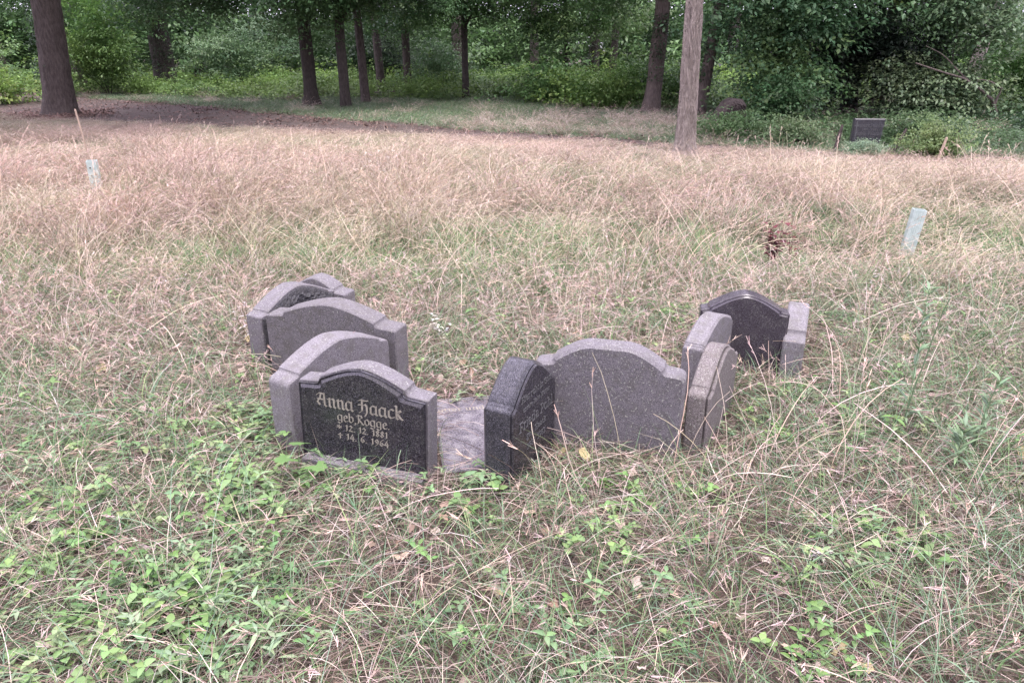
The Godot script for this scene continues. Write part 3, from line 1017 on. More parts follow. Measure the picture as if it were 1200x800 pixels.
func leafy(called: String, label: String, category: String, at: Vector3, h: float, n: int, l: float, w: float, col: Color, spread: float, group := "") -> void:
	var o := base(called, at)
	tag(o, label, category, group)
	var mb := MB.new()
	var mb2 := MB.new()
	for s in maxi(1, n / 7):
		var d := Vector3(rr(-spread, spread), 1, rr(-spread, spread)).normalized()
		var pts := ribbon(mb, Vector3(rr(-.02, .02), 0, rr(-.02, .02)), d, h * rr(.7, 1.1), .004, d * .2 + Vector3(0, -.3, 0), Color(.16, .12, .08), 5, .5)
		for k in 7:
			var q: Vector3 = pts[2 + k % 4]
			leaf(mb2, q, dir_of(rr(0, TAU), rr(-.2, .6)), l * rr(.7, 1.2), w * rr(.7, 1.2), vary(col, .25), rr(.2, 1.2), rr(-.2, .6))
	part("stem", mb.mesh(M.straw), o)
	tag(part("foliage", mb2.mesh(M.leaf), o), "", "", "", "stuff")

func lobed_leaf(mb: MB, p: Vector3, d: Vector3, size: float, col: Color) -> void:
	var side := d.cross(Vector3.UP).normalized()
	var up := side.cross(d).normalized()
	var c := mb.vert(p, up, col)
	var last := -1
	var first := -1
	var n := 20
	for i in n + 1:
		var a := -2.5 + 5.0 * i / n
		var lobe := .55 + .45 * absf(cos(a * 1.25))
		if i % 2 == 1: lobe *= .82
		var q := mb.vert(p + (d * cos(a) + side * sin(a)) * size * lobe - up * size * .15 * lobe * lobe, up, col)
		if last >= 0: mb.tri(c, last, q)
		last = q

func guard(label: String, at: Vector3, h: float, w: float, tilt: Vector3, ribs: int) -> Node3D:
	var o := base("tree_guard", at)
	o.rotation = tilt
	tag(o, label, "tree guard", "plastic tree guards in the meadow")
	var mb := MB.new()
	var sides := 4
	var th := .004
	for k in sides:
		var a := Vector3(cos(PI / 2 * k), 0, sin(PI / 2 * k))
		var t := Vector3(-a.z, 0, a.x)
		mb.box(a * (w / 2 - th / 2) + Vector3.UP * (h / 2 - .05) - t * th * .5, a * th / 2, Vector3.UP * (h / 2 + .05), t * (w / 2 - th / 2))
	part("tube", mb.mesh(M.tube), o)
	for k in sides:
		var a := Vector3(cos(PI / 2 * k), 0, sin(PI / 2 * k))
		var t := Vector3(-a.z, 0, a.x)
		for r in ribs:
			var rb := MB.new()
			var u := (r - (ribs - 1) * .5) * w / ribs * .8
			rb.box(a * (w / 2 + .0015) + t * u + Vector3.UP * (h / 2), a * .0014, Vector3.UP * (h / 2), t * .0035)
			part("rib", rb.mesh(M.tube), o)
	return o

func stake(label: String, a: Vector3, b: Vector3, r: float) -> void:
	var o := base("wooden_stake", a)
	tag(o, label, "stake", "thin wooden stakes in the meadow")
	var mb := MB.new()
	var d := (b - a).normalized()
	var x := d.cross(Vector3(0, 0, 1)).normalized()
	var z := x.cross(d).normalized()
	var L := a.distance_to(b)
	mb.box(d * (L / 2 - .08), x * r, d * (L / 2 + .08), z * r)
	part("shaft", mb.mesh(M.wood), o)
	var tp := MB.new()
	var c := d * (L + .02)
	for k in 4:
		var e0: Vector3 = [x + z, z - x, -x - z, x - z][k] * r * .999
		var e1: Vector3 = [z - x, -x - z, x - z, x + z][k] * r * .999
		tp.flat([d * (L + .0004) + e0, d * (L + .0004) + e1, c], (e0 + e1 + d * r).normalized())
	part("tip", tp.mesh(M.wood), o)

func small_things() -> void:
	guard("pale blue plastic tree guard leaning beside a bamboo stake in the dry grass", Vector3(-4.72, 0, -8.52), .38, .105, Vector3(.05, .35, .0), 0)
	var g: Node3D = get_child(get_child_count() - 1)
	for y in [.22, .31]:
		var mb := MB.new()
		mb.box(Vector3(-.02, y, .054), Vector3(.008, 0, 0), Vector3(0, .006, 0), Vector3(0, 0, .001))
		part("vent_hole", mb.mesh(M.hole), g)
	stake("long thin stake slanting up behind the pale blue tree guard", Vector3(-4.80, .0, -8.68), Vector3(-4.91, .90, -8.74), .007)
	guard("ribbed pale green tree guard leaning in the grass in front of the flowering mound", Vector3(3.22, 0, -5.92), .37, .092, Vector3(-.02, -.25, -.10), 5)
	g = get_child(get_child_count() - 1)
	g.set_meta("label", "ribbed pale green plastic tree guard leaning in the grass, no stake beside it")
	stake("short thin stake standing in front of the yellow green bush", Vector3(6.02, 0, -10.75), Vector3(6.12, .36, -10.8), .013)
	# weeds
	tall_herb("tall upright weed with narrow leaves, taller of two near the right edge", Vector3(1.70, 0, -2.88), .66, Vector3(.10, 0, -.10), Color(.17, .255, .14))
	tall_herb("shorter bushy weed with narrow leaves close to the right edge", Vector3(1.92, 0, -2.72), .34, Vector3(.05, 0, 0), Color(.18, .275, .145))
	tall_herb("low narrow leaved weed sprouting between the two taller ones", Vector3(1.78, 0, -2.60), .24, Vector3(-.1, 0, .1), Color(.18, .275, .145))
	leafy("red_sapling", "small sapling with dark red leaves in the dry grass", "sapling", Vector3(1.98, 0, -5.50), .34, 98, .05, .034, Color(.12, .024, .034), .2)
	leafy("red_sapling", "thin upright red leaved shoot beside the dark red sapling", "sapling", Vector3(2.14, 0, -5.50), .38, 28, .04, .024, Color(.15, .026, .036), .1)
	for w in [["pale withered weed with curled leaves left of the stacked headstones", Vector3(-1.45, 0, -3.85), .30], ["pale withered weed standing alone in the left meadow", Vector3(-2.25, 0, -4.75), .26], ["white withered flower head in the dry grass halfway to the path", Vector3(-1.62, 0, -9.2), .42], ["pale withered weed below the ribbed tree guard", Vector3(2.35, 0, -4.7), .24], ["withered pale leaf cluster in the lower right grass", Vector3(1.02, 0, -2.03), .07]]:
		leafy("withered_weed", w[0], "withered plant", w[1], w[2], 35 if w[2] < .4 else 84, .034 if w[2] < .4 else .06, .011 if w[2] < .4 else .024, Color(.42, .38, .35) * (1.0 if w[2] < .4 else 1.35), .5, "pale withered weeds")
	# maple seedling at the foot of the black stone
	var o := base("maple_seedling", Vector3(-.845, 0, -2.52))
	tag(o, "maple seedling with toothed green leaves at the foot of the black polished headstone", "seedling")
	for q in [[Vector3(-.02, .13, .04), Vector3(-.5, .25, .8)], [Vector3(.10, .11, .06), Vector3(.7, .1, .7)], [Vector3(.02, .17, -.01), Vector3(-.1, .4, .9)]]:
		var mb := MB.new()
		lobed_leaf(mb, q[0], (q[1] as Vector3).normalized(), .055, Color(.13, .24, .075))
		part("leaf", mb.mesh(M.leaf), o)
	var st := MB.new()
	for q in [Vector3(-.02, .13, .04), Vector3(.10, .11, .06), Vector3(.02, .17, -.01)]:
		ribbon(st, Vector3.ZERO, q.normalized(), q.length(), .003, Vector3.ZERO, Color(.12, .16, .06), 3, .8)
	part("stem", st.mesh(M.leaf), o)
	# white blossoms behind the flat slab
	leafy("white_flower", "small white flowering weed with a yellow bloom behind the stacked headstones", "flower", Vector3(-.42, 0, -4.05), .14, 28, .035, .022, Color(.62, .62, .55), .7)
	# fallen pale leaves that stand out in the grass
	var dry := [["pale dry maple leaf lying in the grass below the black end-on stone", Vector3(.06, .03, -2.28)], ["large curled brown leaf lying at the lower middle of the grass", Vector3(-.37, .03, -2.03)], ["pale lobed leaf lying near the bottom right corner", Vector3(.79, .03, -1.62)], ["pale leaf lying left of the black polished headstone", Vector3(-1.03, .05, -2.42)]]
	for q in dry:
		var mb := MB.new()
		lobed_leaf(mb, Vector3.ZERO, Vector3(rr(-.6, .6), .3, rr(.3, 1)).normalized(), .04, Color(.52, .40, .30))
		var l := part("dry_leaf", mb.mesh(M.dead_leaf), self)
		l.position = q[1]
		tag(l, q[0], "leaf", "dry leaves lying in the grass")

# ------------------------------------------------------------------ the grave at the edge of the wood
func far_grave() -> void:
	var o := base("headstone", Vector3(5.62, 0, -12.15), deg_to_rad(-4))
	tag(o, "small dark headstone with a cross, behind a clipped green mound", "headstone")
	var pr := PackedVector2Array([Vector2(-.235, -.05), Vector2(-.225, .50), Vector2(.245, .50), Vector2(.195, -.05)])
	part("body", slab(pr, .10, .012, M.granite_night), o)
	set_text("Robert Panther", .066, Vector3(.04, .40, .0012), o, M.letter_dim, true)
	set_text("1909 - 1990", .045, Vector3(.02, .34, .0012), o, M.letter_dim, true)
	set_text("Adele Panther", .066, Vector3(.03, .275, .0012), o, M.letter_dim, true)
	set_text("1912 - 1996", .045, Vector3(.0, .215, .0012), o, M.letter_dim, true)
	var mb := MB.new()
	mb.box(Vector3(-.185, .32, .002), Vector3(.007, 0, 0), Vector3(0, .14, 0), Vector3(0, 0, .0015))
	mb.box(Vector3(-.185, .395, .0022), Vector3(.035, 0, 0), Vector3(0, .007, 0), Vector3(0, 0, .0015))
	part("cross", mb.mesh(M.letter_dim), o)
	shrub("clipped_mound", "low rounded mound of small pale green leaves in front of the dark headstone", "bush", "", Vector3(5.42, 0, -11.72), [[Vector3(0, .04, 0), Vector3(.44, .12, .32), 1100, .30, Color(.32, .43, .29)]], 3, 2)
	for q in [["broken brown post left of the small dark headstone", Vector3(5.10, 0, -12.05), Vector3(.06, .42, 0)], ["leaning broken post right of the small dark headstone", Vector3(5.95, 0, -11.9), Vector3(.14, .38, .02)]]:
		var b := base("broken_post", q[1])
		tag(b, q[0], "post", "broken posts beside the small headstone")
		var e: Vector3 = q[2]
		part("shaft", tube(PackedVector3Array([Vector3(0, -.08, 0), e * .35, e * .7, e]), PackedFloat32Array([.045, .034, .03, .02]), 9, .25, 7, M.bark_brown), b)
		limb(b, e * .5, e * .5 + Vector3(-.09, .07, .03), .014, M.bark_brown, 4, 0.0)
	# boulder-like old stone
	var s := base("weathered_stone", Vector3(4.42, 0, -15.55), .2)
	tag(s, "weathered dark brown upright stone at the edge of the wood behind the pale trunk", "stone")
	var bp := PackedVector2Array([Vector2(-.40, -.1), Vector2(-.38, .12), Vector2(-.24, .34), Vector2(-.12, .52), Vector2(.02, .58), Vector2(.20, .56), Vector2(.29, .46), Vector2(.33, .2), Vector2(.32, -.1)])
	part("body", slab(bp, .32, .03, M.rock, .05), s)
	# yellowish bush right of it
	shrub("fine_bush", "yellow green feathery bush right of the small dark headstone", "bush", "", Vector3(6.38, 0, -11.5), [[Vector3(0, .34, 0), Vector3(.50, .42, .38), 420, .42, Color(.21, .30, .115)], [Vector3(.2, .15, .1), Vector3(.5, .2, .4), 200, .3, Color(.15, .22, .09)]], 5, 2)
	# fallen branch
	var br := base("fallen_branch", Vector3(10.35, 0, -16.4))
	tag(br, "bare broken branch arching up out of the bushes at the right edge", "branch")
	part("stem", tube(PackedVector3Array([Vector3(0, -.1, 0), Vector3(-.12, .22, 0), Vector3(-.28, .50, .02), Vector3(-.62, .74, 0), Vector3(-1.0, .93, .03), Vector3(-1.45, 1.05, 0), Vector3(-2.0, 1.22, -.05)]), PackedFloat32Array([.042, .036, .031, .027, .024, .02, .014]), 8, .15, 3, M.bark_mid), br)
	limb(br, Vector3(-.2, .4, 0), Vector3(-.16, .72, .05), .035, M.bark_mid, 2, 0.0)
	limb(br, Vector3(-.16, .72, .05), Vector3(-.72, .88, .08), .028, M.bark_mid, 5, .06)
	limb(br, Vector3(-.75, .80, 0), Vector3(-1.75, 1.58, -.2), .02, M.bark_mid, 9, .02)

# ------------------------------------------------------------------ the wood
func wood() -> void:
	var sh := [bough(42, 16, .85, .26, .115, .066, .5), bough(42, 17, .75, .24, .095, .056, .6), bough(42, 24, .50, .16, .075, .042, .7), bough(42, 16, .85, .26, .11, .066, .5), bough(42, 17, .75, .24, .095, .056, .6)]
	M.sprays = sh
	M.ivy = bough(1, 12, .1, .2, .085, .07, .6)
	var deep := Color(.095, .18, .075)
	var mid := Color(.125, .235, .085)
	var lime := Color(.235, .37, .095)
	var blue := Color(.13, .25, .12)
	var high := Color(.11, .20, .075)
	var gv := "trees at the edge of the wood"
	var hi := func(y: float, r: float, n := 330) -> Array: return [Vector3(rr(-.8, .8), y, rr(0.0, 1.6)), Vector3(r * 1.1, r * .7, r * 1.1), n, 2.3, high]
	# left big trunk
	tree("broad_tree", "broad dark brown trunk with flared roots at the left edge", gv, Vector3(-10.75, 0, -18.5), .34, 15, Vector3(.07, 0, 0), M.bark_brown, [[Vector3(.5, 6.3, 2.4), Vector3(6.5, 2.2, 4.6), 900, 2.2, high]], [[Vector3(-.2, 5.5, 0), Vector3(-3, 8, 1), .16], [Vector3(-.2, 6, 0), Vector3(2.5, 9, .5), .15]], {"ivy": [60, .3, 3.0, 3.0, .35], "sides": 48, "rings": 90, "seed": 12, "ridges": .03})
	tree("ivy_tree", "thick ivy clad trunk deep in the wood behind the path", gv, Vector3(-13.4, 0, -30.5), .42, 16, Vector3(.01, 0, 0), M.bark_dark, [hi.call(10.0, 5.0, 110), [Vector3(-1.0, 3.7, 1), Vector3(3.4, 1.7, 2), 800, 1.0, mid]], [[Vector3(0, 4, 0), Vector3(-2.5, 5, 1), .12]], {"ivy": [260, .5, 5.0, 1.57, 1.2]})
	tree("leaning_tree", "slim dark trunk leaning behind the broad left trunk", gv, Vector3(-15.2, 0, -28), .16, 11, Vector3(-.16, 0, 0), M.bark_dark, [hi.call(8.0, 3.6, 110), [Vector3(-.6, 3.6, .5), Vector3(2.6, 1.8, 2), 480, 1.0, mid]], [])
	# central group
	tree("beech_tree", "dark forked trunk with flared foot, leftmost of the central trunks", gv, Vector3(-5.45, 0, -21.2), .18, 14, Vector3(.0, 0, 0), M.bark_dark, [hi.call(9.0, 4.5), [Vector3(-2.0, 2.7, .8), Vector3(2.5, 1.2, 1.5), 700, 1.0, deep], [Vector3(.4, 3.0, 1.2), Vector3(1.6, .9, 1.2), 300, 1.0, deep]], [[Vector3(0, 2.0, 0), Vector3(.45, 5, .1), .13], [Vector3(0, 3.2, 0), Vector3(-2.6, 3.7, .6), .06]], {"flare": .22})
	tree("beech_tree", "slender dark trunk forking low, in front of two paler trunks", gv, Vector3(-4.40, 0, -20.6), .135, 13, Vector3(.0, 0, 0), M.bark_dark, [hi.call(9.0, 4.0), [Vector3(1.4, 3.0, .9), Vector3(2.2, 1.0, 1.3), 520, 1.0, deep]], [[Vector3(.03, 2.05, 0), Vector3(1.6, 4.0, .2), .07], [Vector3(0, 2.6, 0), Vector3(-1.2, 3.8, .3), .045]], {"flare": .08})
	tree("beech_tree", "slim brown trunk just behind the slender dark one", gv, Vector3(-4.15, 0, -22.2), .125, 13, Vector3(-.035, 0, 0), M.bark_brown, [hi.call(9.0, 4.0), [Vector3(.4, 3.2, 1.2), Vector3(1.8, .8, 1.0), 300, 1.0, mid]], [], {"flare": .06})
	tree("beech_tree", "thin leaning brown trunk far behind the central trunks", gv, Vector3(-4.55, 0, -27.5), .15, 13, Vector3(-.05, 0, 0), M.bark_brown, [hi.call(9.0, 4.2, 110), [Vector3(1.2, 4.2, 0), Vector3(2, 1.6, 1.5), 260, 1.0, deep]], [], {"flare": .06})
	tree("beech_tree", "brown trunk half hidden by foliage right of the central group", gv, Vector3(-3.52, 0, -26.6), .14, 13, Vector3(.0, 0, 0), M.bark_brown, [hi.call(9.0, 4.2, 110), [Vector3(.3, 3.1, .9), Vector3(2.2, 1.3, 1.4), 620, 1.0, mid]], [], {"flare": .06})
	tree("hornbeam_tree", "thin black stemmed tree with low hanging dense leaves", gv, Vector3(-1.42, 0, -24.0), .105, 11, Vector3(.0, 0, 0), M.bark_dark, [hi.call(8.0, 3.8, 110), [Vector3(-.2, 3.1, .6), Vector3(2.5, 1.8, 1.7), 900, 1.0, deep], [Vector3(1.4, 3.0, .9), Vector3(1.8, 1.4, 1.4), 450, 1.0, mid]], [[Vector3(0, 2.0, 0), Vector3(1.3, 3.2, .4), .04], [Vector3(0, 2.3, 0), Vector3(-1.4, 3.3, .5), .04]], {"flare": .06})
	tree("hornbeam_tree", "crooked dark sapling tree among low leaves in the middle of the wood edge", gv, Vector3(1.75, 0, -24.4), .07, 9, Vector3(-.06, 0, 0), M.bark_dark, [hi.call(7.5, 3.4, 110), [Vector3(-.5, 2.9, .6), Vector3(2.2, 1.6, 1.6), 800, 1.0, deep], [Vector3(.9, 2.4, .8), Vector3(1.4, 1.0, 1.0), 320, 1.0, mid]], [[Vector3(0, 1.4, 0), Vector3(-.8, 2.6, .2), .035]], {"flare": .03})
	tree("twin_tree", "dark trunk of a close pair deep between the ivy trunk and the low leaves", gv, Vector3(2.95, 0, -28.5), .20, 13, Vector3(-.01, 0, 0), M.bark_dark, [hi.call(9.0, 4.5, 110)], [], {"ivy": [90, .2, 3.0, 2.0, .8]})
	tree("twin_tree", "thinner dark trunk of the close pair deep in the wood", gv, Vector3(3.65, 0, -28.8), .15, 13, Vector3(.02, 0, 0), M.bark_dark, [hi.call(9.0, 4.5, 110), [Vector3(1.6, 4.0, 0), Vector3(2.2, 1.6, 1.6), 380, 1.0, mid]], [])
	tree("ivy_tree", "brown trunk with ivy patches left of the pale furrowed trunk", gv, Vector3(3.40, 0, -19.0), .20, 15, Vector3(.04, 0, 0), M.bark_mid, [hi.call(10.0, 4.6), [Vector3(-1.4, 3.1, .6), Vector3(1.8, .9, 1.0), 380, 1.0, mid], [Vector3(1.6, 4.0, -.5), Vector3(2.6, 1.3, 2), 320, 1.1, mid]], [], {"ivy": [70, .8, 2.2, 1.7, .7], "flare": .16, "ridges": .012, "sides": 36, "rings": 60})
	tree("pale_tree", "pale furrowed trunk standing alone in front at the meadow edge", gv, Vector3(2.68, 0, -11.85), .150, 14, Vector3(-.015, 0, 0), M.bark_light, [[Vector3(.8, 9.0, -1.0), Vector3(4.2, 3.0, 3.4), 170, 2.3, high]], [[Vector3(.3, 6.5, 0), Vector3(2.2, 8.6, .6), .09]], {"sides": 64, "rings": 150, "ridges": .030, "flare": .12, "seed": 44})
	tree("leaning_tree", "dark brown trunk leaning right, just behind the pale furrowed trunk", gv, Vector3(4.42, 0, -18.5), .145, 14, Vector3(.115, 0, 0), M.bark_mid, [hi.call(9.5, 4.4)], [[Vector3(.3, 2.8, 0), Vector3(-.9, 4.2, .3), .05]], {"flare": .08, "ivy": [60, .8, 3.0, 2.8, .5]})
	# right hand side
	tree("maple_tree", "leafy maple with pale bluish leaves drooping behind the weathered stone", gv, Vector3(6.1, 0, -18.2), .13, 10, Vector3(.0, 0, 0), M.bark_dark, [hi.call(8.0, 3.6), [Vector3(-.3, 2.9, .8), Vector3(1.9, 1.6, 1.1), 900, 1.25, blue], [Vector3(.0, 1.2, .9), Vector3(1.3, .8, .9), 330, 1.1, mid]], [[Vector3(0, 2.0, 0), Vector3(1.2, 2.7, .7), .03]])
	tree("yew_tree", "dense black green yew behind the small dark headstone", gv, Vector3(8.3, 0, -19.2), .18, 7, Vector3(.0, 0, 0), M.bark_dark, [[Vector3(0, 1.5, .4), Vector3(1.9, 1.6, 1.4), 1100, .95, Color(.04, .065, .042)], [Vector3(0, 4.6, 0), Vector3(2.4, 1.8, 2), 500, 1.6, Color(.022, .04, .022)]], [])
	tree("maple_tree", "maple with bright yellow green leaves high at the right", gv, Vector3(9.6, 0, -20.5), .15, 11, Vector3(.0, 0, 0), M.bark_dark, [hi.call(8.5, 3.8), [Vector3(-.6, 3.6, 2.0), Vector3(2.2, 1.0, 1.2), 460, 1.25, Color(.20, .34, .10)]], [[Vector3(0, 2.8, 0), Vector3(-1.0, 3.4, 1.8), .04]])
	tree("pine_tree", "pale trunk far behind the bushes at the right", gv, Vector3(14.2, 0, -24.5), .20, 14, Vector3(.10, 0, 0), M.bark_light, [hi.call(9.5, 4.0, 110), [Vector3(.5, 4.0, .6), Vector3(2.4, 1.4, 1.4), 260, 1.0, mid]], [])
	# shrubs of the understorey
	var gs := "shrubs of the understorey"
	shrub("bright_shrub", "bright green shrub at the far left edge beside the broad trunk", "shrub", gs, Vector3(-15.2, 0, -22.5), [[Vector3(-.5, 1.5, 0), Vector3(1.5, 1.4, 1.2), 620, 1.0, Color(.16, .30, .105)], [Vector3(.4, .5, .5), Vector3(1.4, .6, 1), 300, .9, lime]], 5)
	shrub("hanging_shrub", "lime green shrub with drooping sprays right of the broad left trunk", "shrub", gs, Vector3(-13.4, 0, -26.0), [[Vector3(0, 2.0, 0), Vector3(1.5, 1.8, 1.2), 760, 1.0, Color(.135, .25, .07)], [Vector3(-.3, .7, .3), Vector3(1.2, .7, 1), 260, .9, Color(.09, .17, .05)]], 5, 1)
	shrub("grey_shrub", "pale grey green shrub behind the leaves left of the central trunks", "shrub", gs, Vector3(-9.6, 0, -28.5), [[Vector3(0, 1.3, 0), Vector3(2.0, .9, 1.2), 620, 1.0, Color(.17, .30, .15)]], 4, 1)
	shrub("grey_shrub", "pale green shrub glowing between the central trunks and the thin black stem", "shrub", gs, Vector3(-2.55, 0, -27.2), [[Vector3(0, 1.0, 0), Vector3(1.3, .8, 1), 520, .9, Color(.18, .31, .14)]], 4, 1)
	shrub("dark_shrub", "dark round shrub behind the central trunks", "shrub", gs, Vector3(-5.0, 0, -30.5), [[Vector3(0, 1.3, 0), Vector3(1.4, 1.2, 1), 520, .9, Color(.035, .065, .03)]], 3)
	shrub("leafy_shrub", "leafy mid green shrub below the crooked sapling", "shrub", gs, Vector3(1.4, 0, -22.4), [[Vector3(-.3, .45, 0), Vector3(1.1, .5, .8), 420, .9, Color(.13, .25, .085)], [Vector3(.9, .5, .2), Vector3(.9, .5, .7), 320, .9, lime]], 4)
	shrub("leafy_shrub", "lime green shrub left of the ivy patched trunk", "shrub", gs, Vector3(2.75, 0, -20.6), [[Vector3(0, .55, 0), Vector3(1.2, .6, .8), 560, .85, Color(.17, .31, .085)]], 4, 1)
	shrub("leafy_shrub", "green shrub filling the gap behind the pale furrowed trunk", "shrub", gs, Vector3(4.1, 0, -20.8), [[Vector3(0, .8, 0), Vector3(1.1, .9, .8), 520, .9, Color(.14, .27, .08)]], 4, 1)
	shrub("leafy_shrub", "low dark green shrub right of the weathered stone", "shrub", gs, Vector3(5.7, 0, -16.4), [[Vector3(0, .55, 0), Vector3(.9, .5, .6), 420, .85, Color(.09, .18, .08)]], 4, 1)
	shrub("drooping_shrub", "olive shrub with drooping narrow leaves beneath the bare branch", "shrub", gs, Vector3(9.9, 0, -17.4), [[Vector3(-.4, .9, 0), Vector3(1.7, .9, .9), 900, .9, Color(.14, .21, .11)], [Vector3(.2, 2.1, -.3), Vector3(1.6, .8, .9), 420, 1.0, Color(.11, .185, .095)]], 5, 1)
	shrub("bright_shrub", "bright green shrub at the right edge above the bare branch", "shrub", gs, Vector3(12.6, 0, -18.4), [[Vector3(0, 1.1, 0), Vector3(1.5, 1.1, 1), 760, .95, Color(.17, .31, .11)], [Vector3(.6, 2.6, -.6), Vector3(1.8, 1.0, 1), 420, 1.1, Color(.13, .225, .12)]], 5)
	shrub("low_shrub", "low dark bush at the right edge below the bright shrub", "shrub", gs, Vector3(10.6, 0, -14.9), [[Vector3(0, .3, 0), Vector3(.8, .32, .5), 330, .7, Color(.05, .10, .055)]], 3, 1)
	shrub("low_shrub", "small light green bush just left of the small dark headstone", "shrub", gs, Vector3(4.75, 0, -12.9), [[Vector3(0, .2, 0), Vector3(.7, .22, .4), 280, .5, Color(.13, .21, .095)]], 3, 1)
	shrub("low_shrub", "low green weeds in front of the weathered stone", "shrub", gs, Vector3(3.95, 0, -13.7), [[Vector3(0, .22, 0), Vector3(.55, .24, .4), 300, .5, Color(.10, .185, .075)]], 3, 1)
	shrub("low_shrub", "low green weeds behind the feathery yellow green bush", "shrub", gs, Vector3(7.3, 0, -13.4), [[Vector3(0, .25, 0), Vector3(1.0, .25, .5), 360, .55, Color(.11, .19, .09)]], 3, 1)
	# low carpet of bright woodland plants
	var o := base("undergrowth", Vector3.ZERO)
	tag(o, "knee high lime green undergrowth carpeting the wood floor", "undergrowth", "", "stuff")
	var rows := Many.new()
	for i in 520:
		var x := rr(-27, 17)
		var z := rr(-36, -19)
		var edge := -23.3 if x < -1.0 else lerpf(-22.8, -18.5, clampf((x + 1.0) / 6.0, 0, 1))
		if x < -9.0: edge = lerpf(-23.3, -27.5, clampf((-x - 9.0) / 7.0, 0, 1))
		if z > edge + pn.get_noise_2d(x * 3.0, 5.0) * 2.0 or absf(x) > -z * .78 + 1.0: continue
		var hgt := .8 + .9 * pn.get_noise_2d(x * 2.0, z * 2.0)
		var s := rr(.7, 1.05)
		var b := Basis(Vector3.UP, rr(0, TAU)).scaled(Vector3(s, s * hgt, s))
		rows.put(b, Vector3(x, .28 * hgt, z), lime.lerp(mid, clampf(.15 + pn.get_noise_2d(x * 2.5 + 30.0, z * 2.5) * 1.4, 0, 1)) * rr(.8, 1.15))
	for i in 110:
		var x := rr(3.0, 15.0)
		var z := rr(-17.5, -12.4)
		if off_path(x, z) < .8 or (x > 3.5 and x < 5.2 and z > -16.2) or (x > 4.9 and x < 6.2 and z > -12.8): continue
		rows.put(Basis(Vector3.UP, rr(0, TAU)).scaled(Vector3(.6, .35, .6)), Vector3(x, .08, z), Color(.09, .16, .07) * rr(.75, 1.2))
	many("plants", sh[0], rows, o)
	# the wood behind: a closed mass of trees nobody could count
	o = base("far_wood", Vector3.ZERO)
	tag(o, "dim mass of far trees closing the view behind the trunks", "wood", "", "stuff")
	rows = Many.new()
	for i in 820:
		var z := rr(-64, -35)
		var x := rr(-1, 1) * (-z * .85)
		rows.put(Basis.from_euler(Vector3(rr(-.3, .3), rr(0, TAU), rr(-.3, .3))).scaled(Vector3.ONE * rr(1.6, 2.6)), Vector3(x, rr(.3, 3.0) if i % 2 == 0 else rr(2.0, 9.5), z), Color(.11, .215, .085).lerp(Color(.20, .33, .14), rng.randf()))
	many("foliage", sh[0], rows, o)
	for i in 30:
		var x := rr(-40, 34)
		var z := rr(-50, -33)
		var t := part("stem", make_trunk(rr(.14, .3), 14, Vector3(rr(-.05, .05), 0, 0), M.bark_dark, i, 8, 0.0, .05, 8), o)
		t.position = Vector3(x, 0, z)
		t.set_meta("kind", "stuff")
	# canopy of the wood and of the trees that ring the clearing behind the viewer
	o = base("canopy", Vector3.ZERO)
	tag(o, "high leafy canopy of the trees around the clearing", "canopy", "", "stuff")
	rows = Many.new()
	for i in 40:
		rows.put(turned(rr(3.0, 4.4), .4), Vector3(rr(-46, 40), rr(6.0, 12.5), rr(-64, -40.0)), high * rr(.8, 1.2))
	for i in 110:
		var a := rr(-.35, PI + .35)
		var d := rr(15.0, 24.0)
		rows.put(turned(rr(3.0, 4.4), .4), Vector3(cos(a) * d, rr(1.5, 12.0), sin(a) * d + 1.0), high * rr(.8, 1.2))
	many("foliage", sh[1], rows, o)

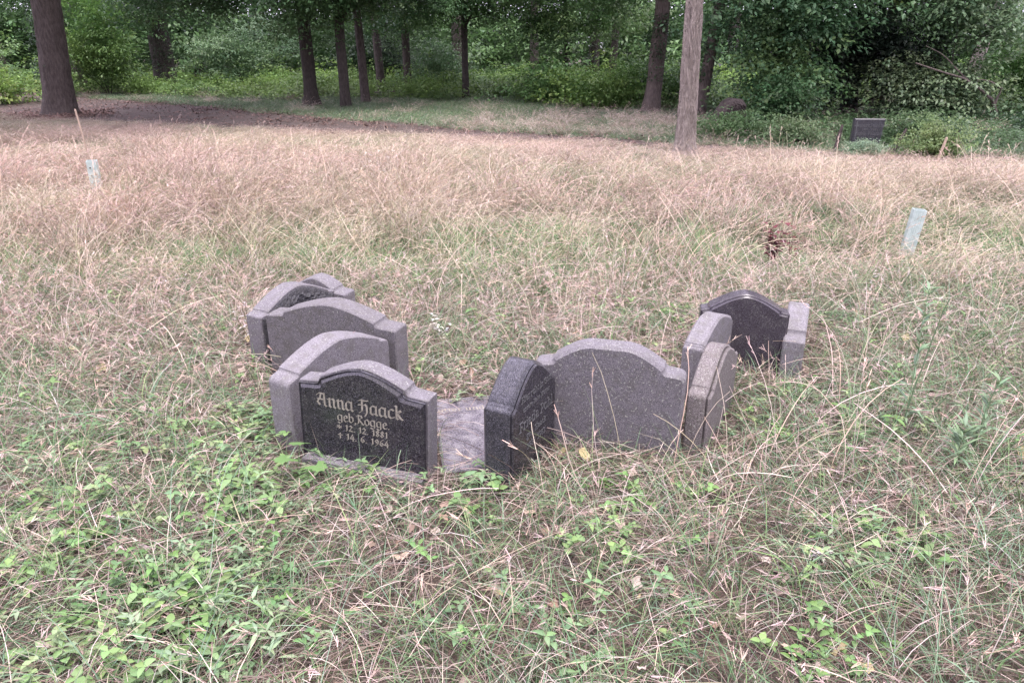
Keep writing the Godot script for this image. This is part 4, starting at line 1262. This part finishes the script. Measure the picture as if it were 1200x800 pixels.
func ground() -> void:
	var mb := MB.new()
	mb.flat([Vector3(-160, 0, -160), Vector3(160, 0, -160), Vector3(160, 0, 160), Vector3(-160, 0, 160)], Vector3.UP)
	tag(part("ground", mb.mesh(M.soil), self), "", "", "", "structure")
	mb = MB.new()
	var last := []
	for i in 73:
		var u := i / 8.0
		var k := mini(int(u), route.size() - 2)
		var t := u - k
		var p: Vector2 = (route[k] as Vector2).cubic_interpolate(route[k + 1], route[maxi(k - 1, 0)], route[mini(k + 2, route.size() - 1)], t)
		var d: Vector2 = (route[k + 1] - route[k]).normalized()
		var s := Vector2(-d.y, d.x) * lerpf(half_w[k], half_w[k + 1], t)
		var w0 := 1.0 + .25 * sin(u * 5.0)
		var w1 := 1.0 + .25 * sin(u * 7.0 + 1.0)
		var row := [mb.vert(Vector3(p.x - s.x * w0, .004, p.y - s.y * w0), Vector3.UP, Color.WHITE), mb.vert(Vector3(p.x + s.x * w1, .004, p.y + s.y * w1), Vector3.UP, Color.WHITE)]
		if last: mb.quad(last[0], last[1], row[1], row[0])
		last = row
	tag(part("path", mb.mesh(M.path), self), "", "", "", "structure")

func _ready() -> void:
	rng.seed = 20240
	pn.seed = 4
	pn.frequency = .33
	pn.fractal_octaves = 3
	# camera
	var cam := Camera3D.new()
	cam.name = "camera"
	add_child(cam)
	cam.position = Vector3(0, 1.6, 0)
	cam.rotation_degrees = Vector3(-21.8, 0, 0)
	cam.fov = 49.2
	cam.far = 400.0
	cam.current = true
	# overcast sky
	var env := Environment.new()
	env.background_mode = Environment.BG_SKY
	var sky := Sky.new()
	var sm := ProceduralSkyMaterial.new()
	sm.sky_top_color = Color(.925, .885, 1.0)
	sm.sky_horizon_color = Color(.86, .83, .935)
	sm.ground_horizon_color = Color(.5, .49, .47)
	sm.ground_bottom_color = Color(.3, .29, .27)
	sm.sky_energy_multiplier = 1.0
	sky.sky_material = sm
	env.sky = sky
	env.tonemap_mode = Environment.TONE_MAPPER_LINEAR
	env.tonemap_exposure = 3.3
	env.sdfgi_enabled = true
	env.ssao_enabled = true
	env.ssil_enabled = true
	var we := WorldEnvironment.new()
	we.environment = env
	we.name = "environment"
	add_child(we)
	var sun := DirectionalLight3D.new()
	sun.name = "sun"
	sun.light_energy = .5
	sun.light_angular_distance = 28.0
	sun.light_color = Color(1.0, .965, .97)
	sun.rotation_degrees = Vector3(-78, 30, 0)
	sun.shadow_enabled = true
	add_child(sun)
	materials()
	ground()
	stones()
	wood()
	far_grave()
	small_things()
	meadow()
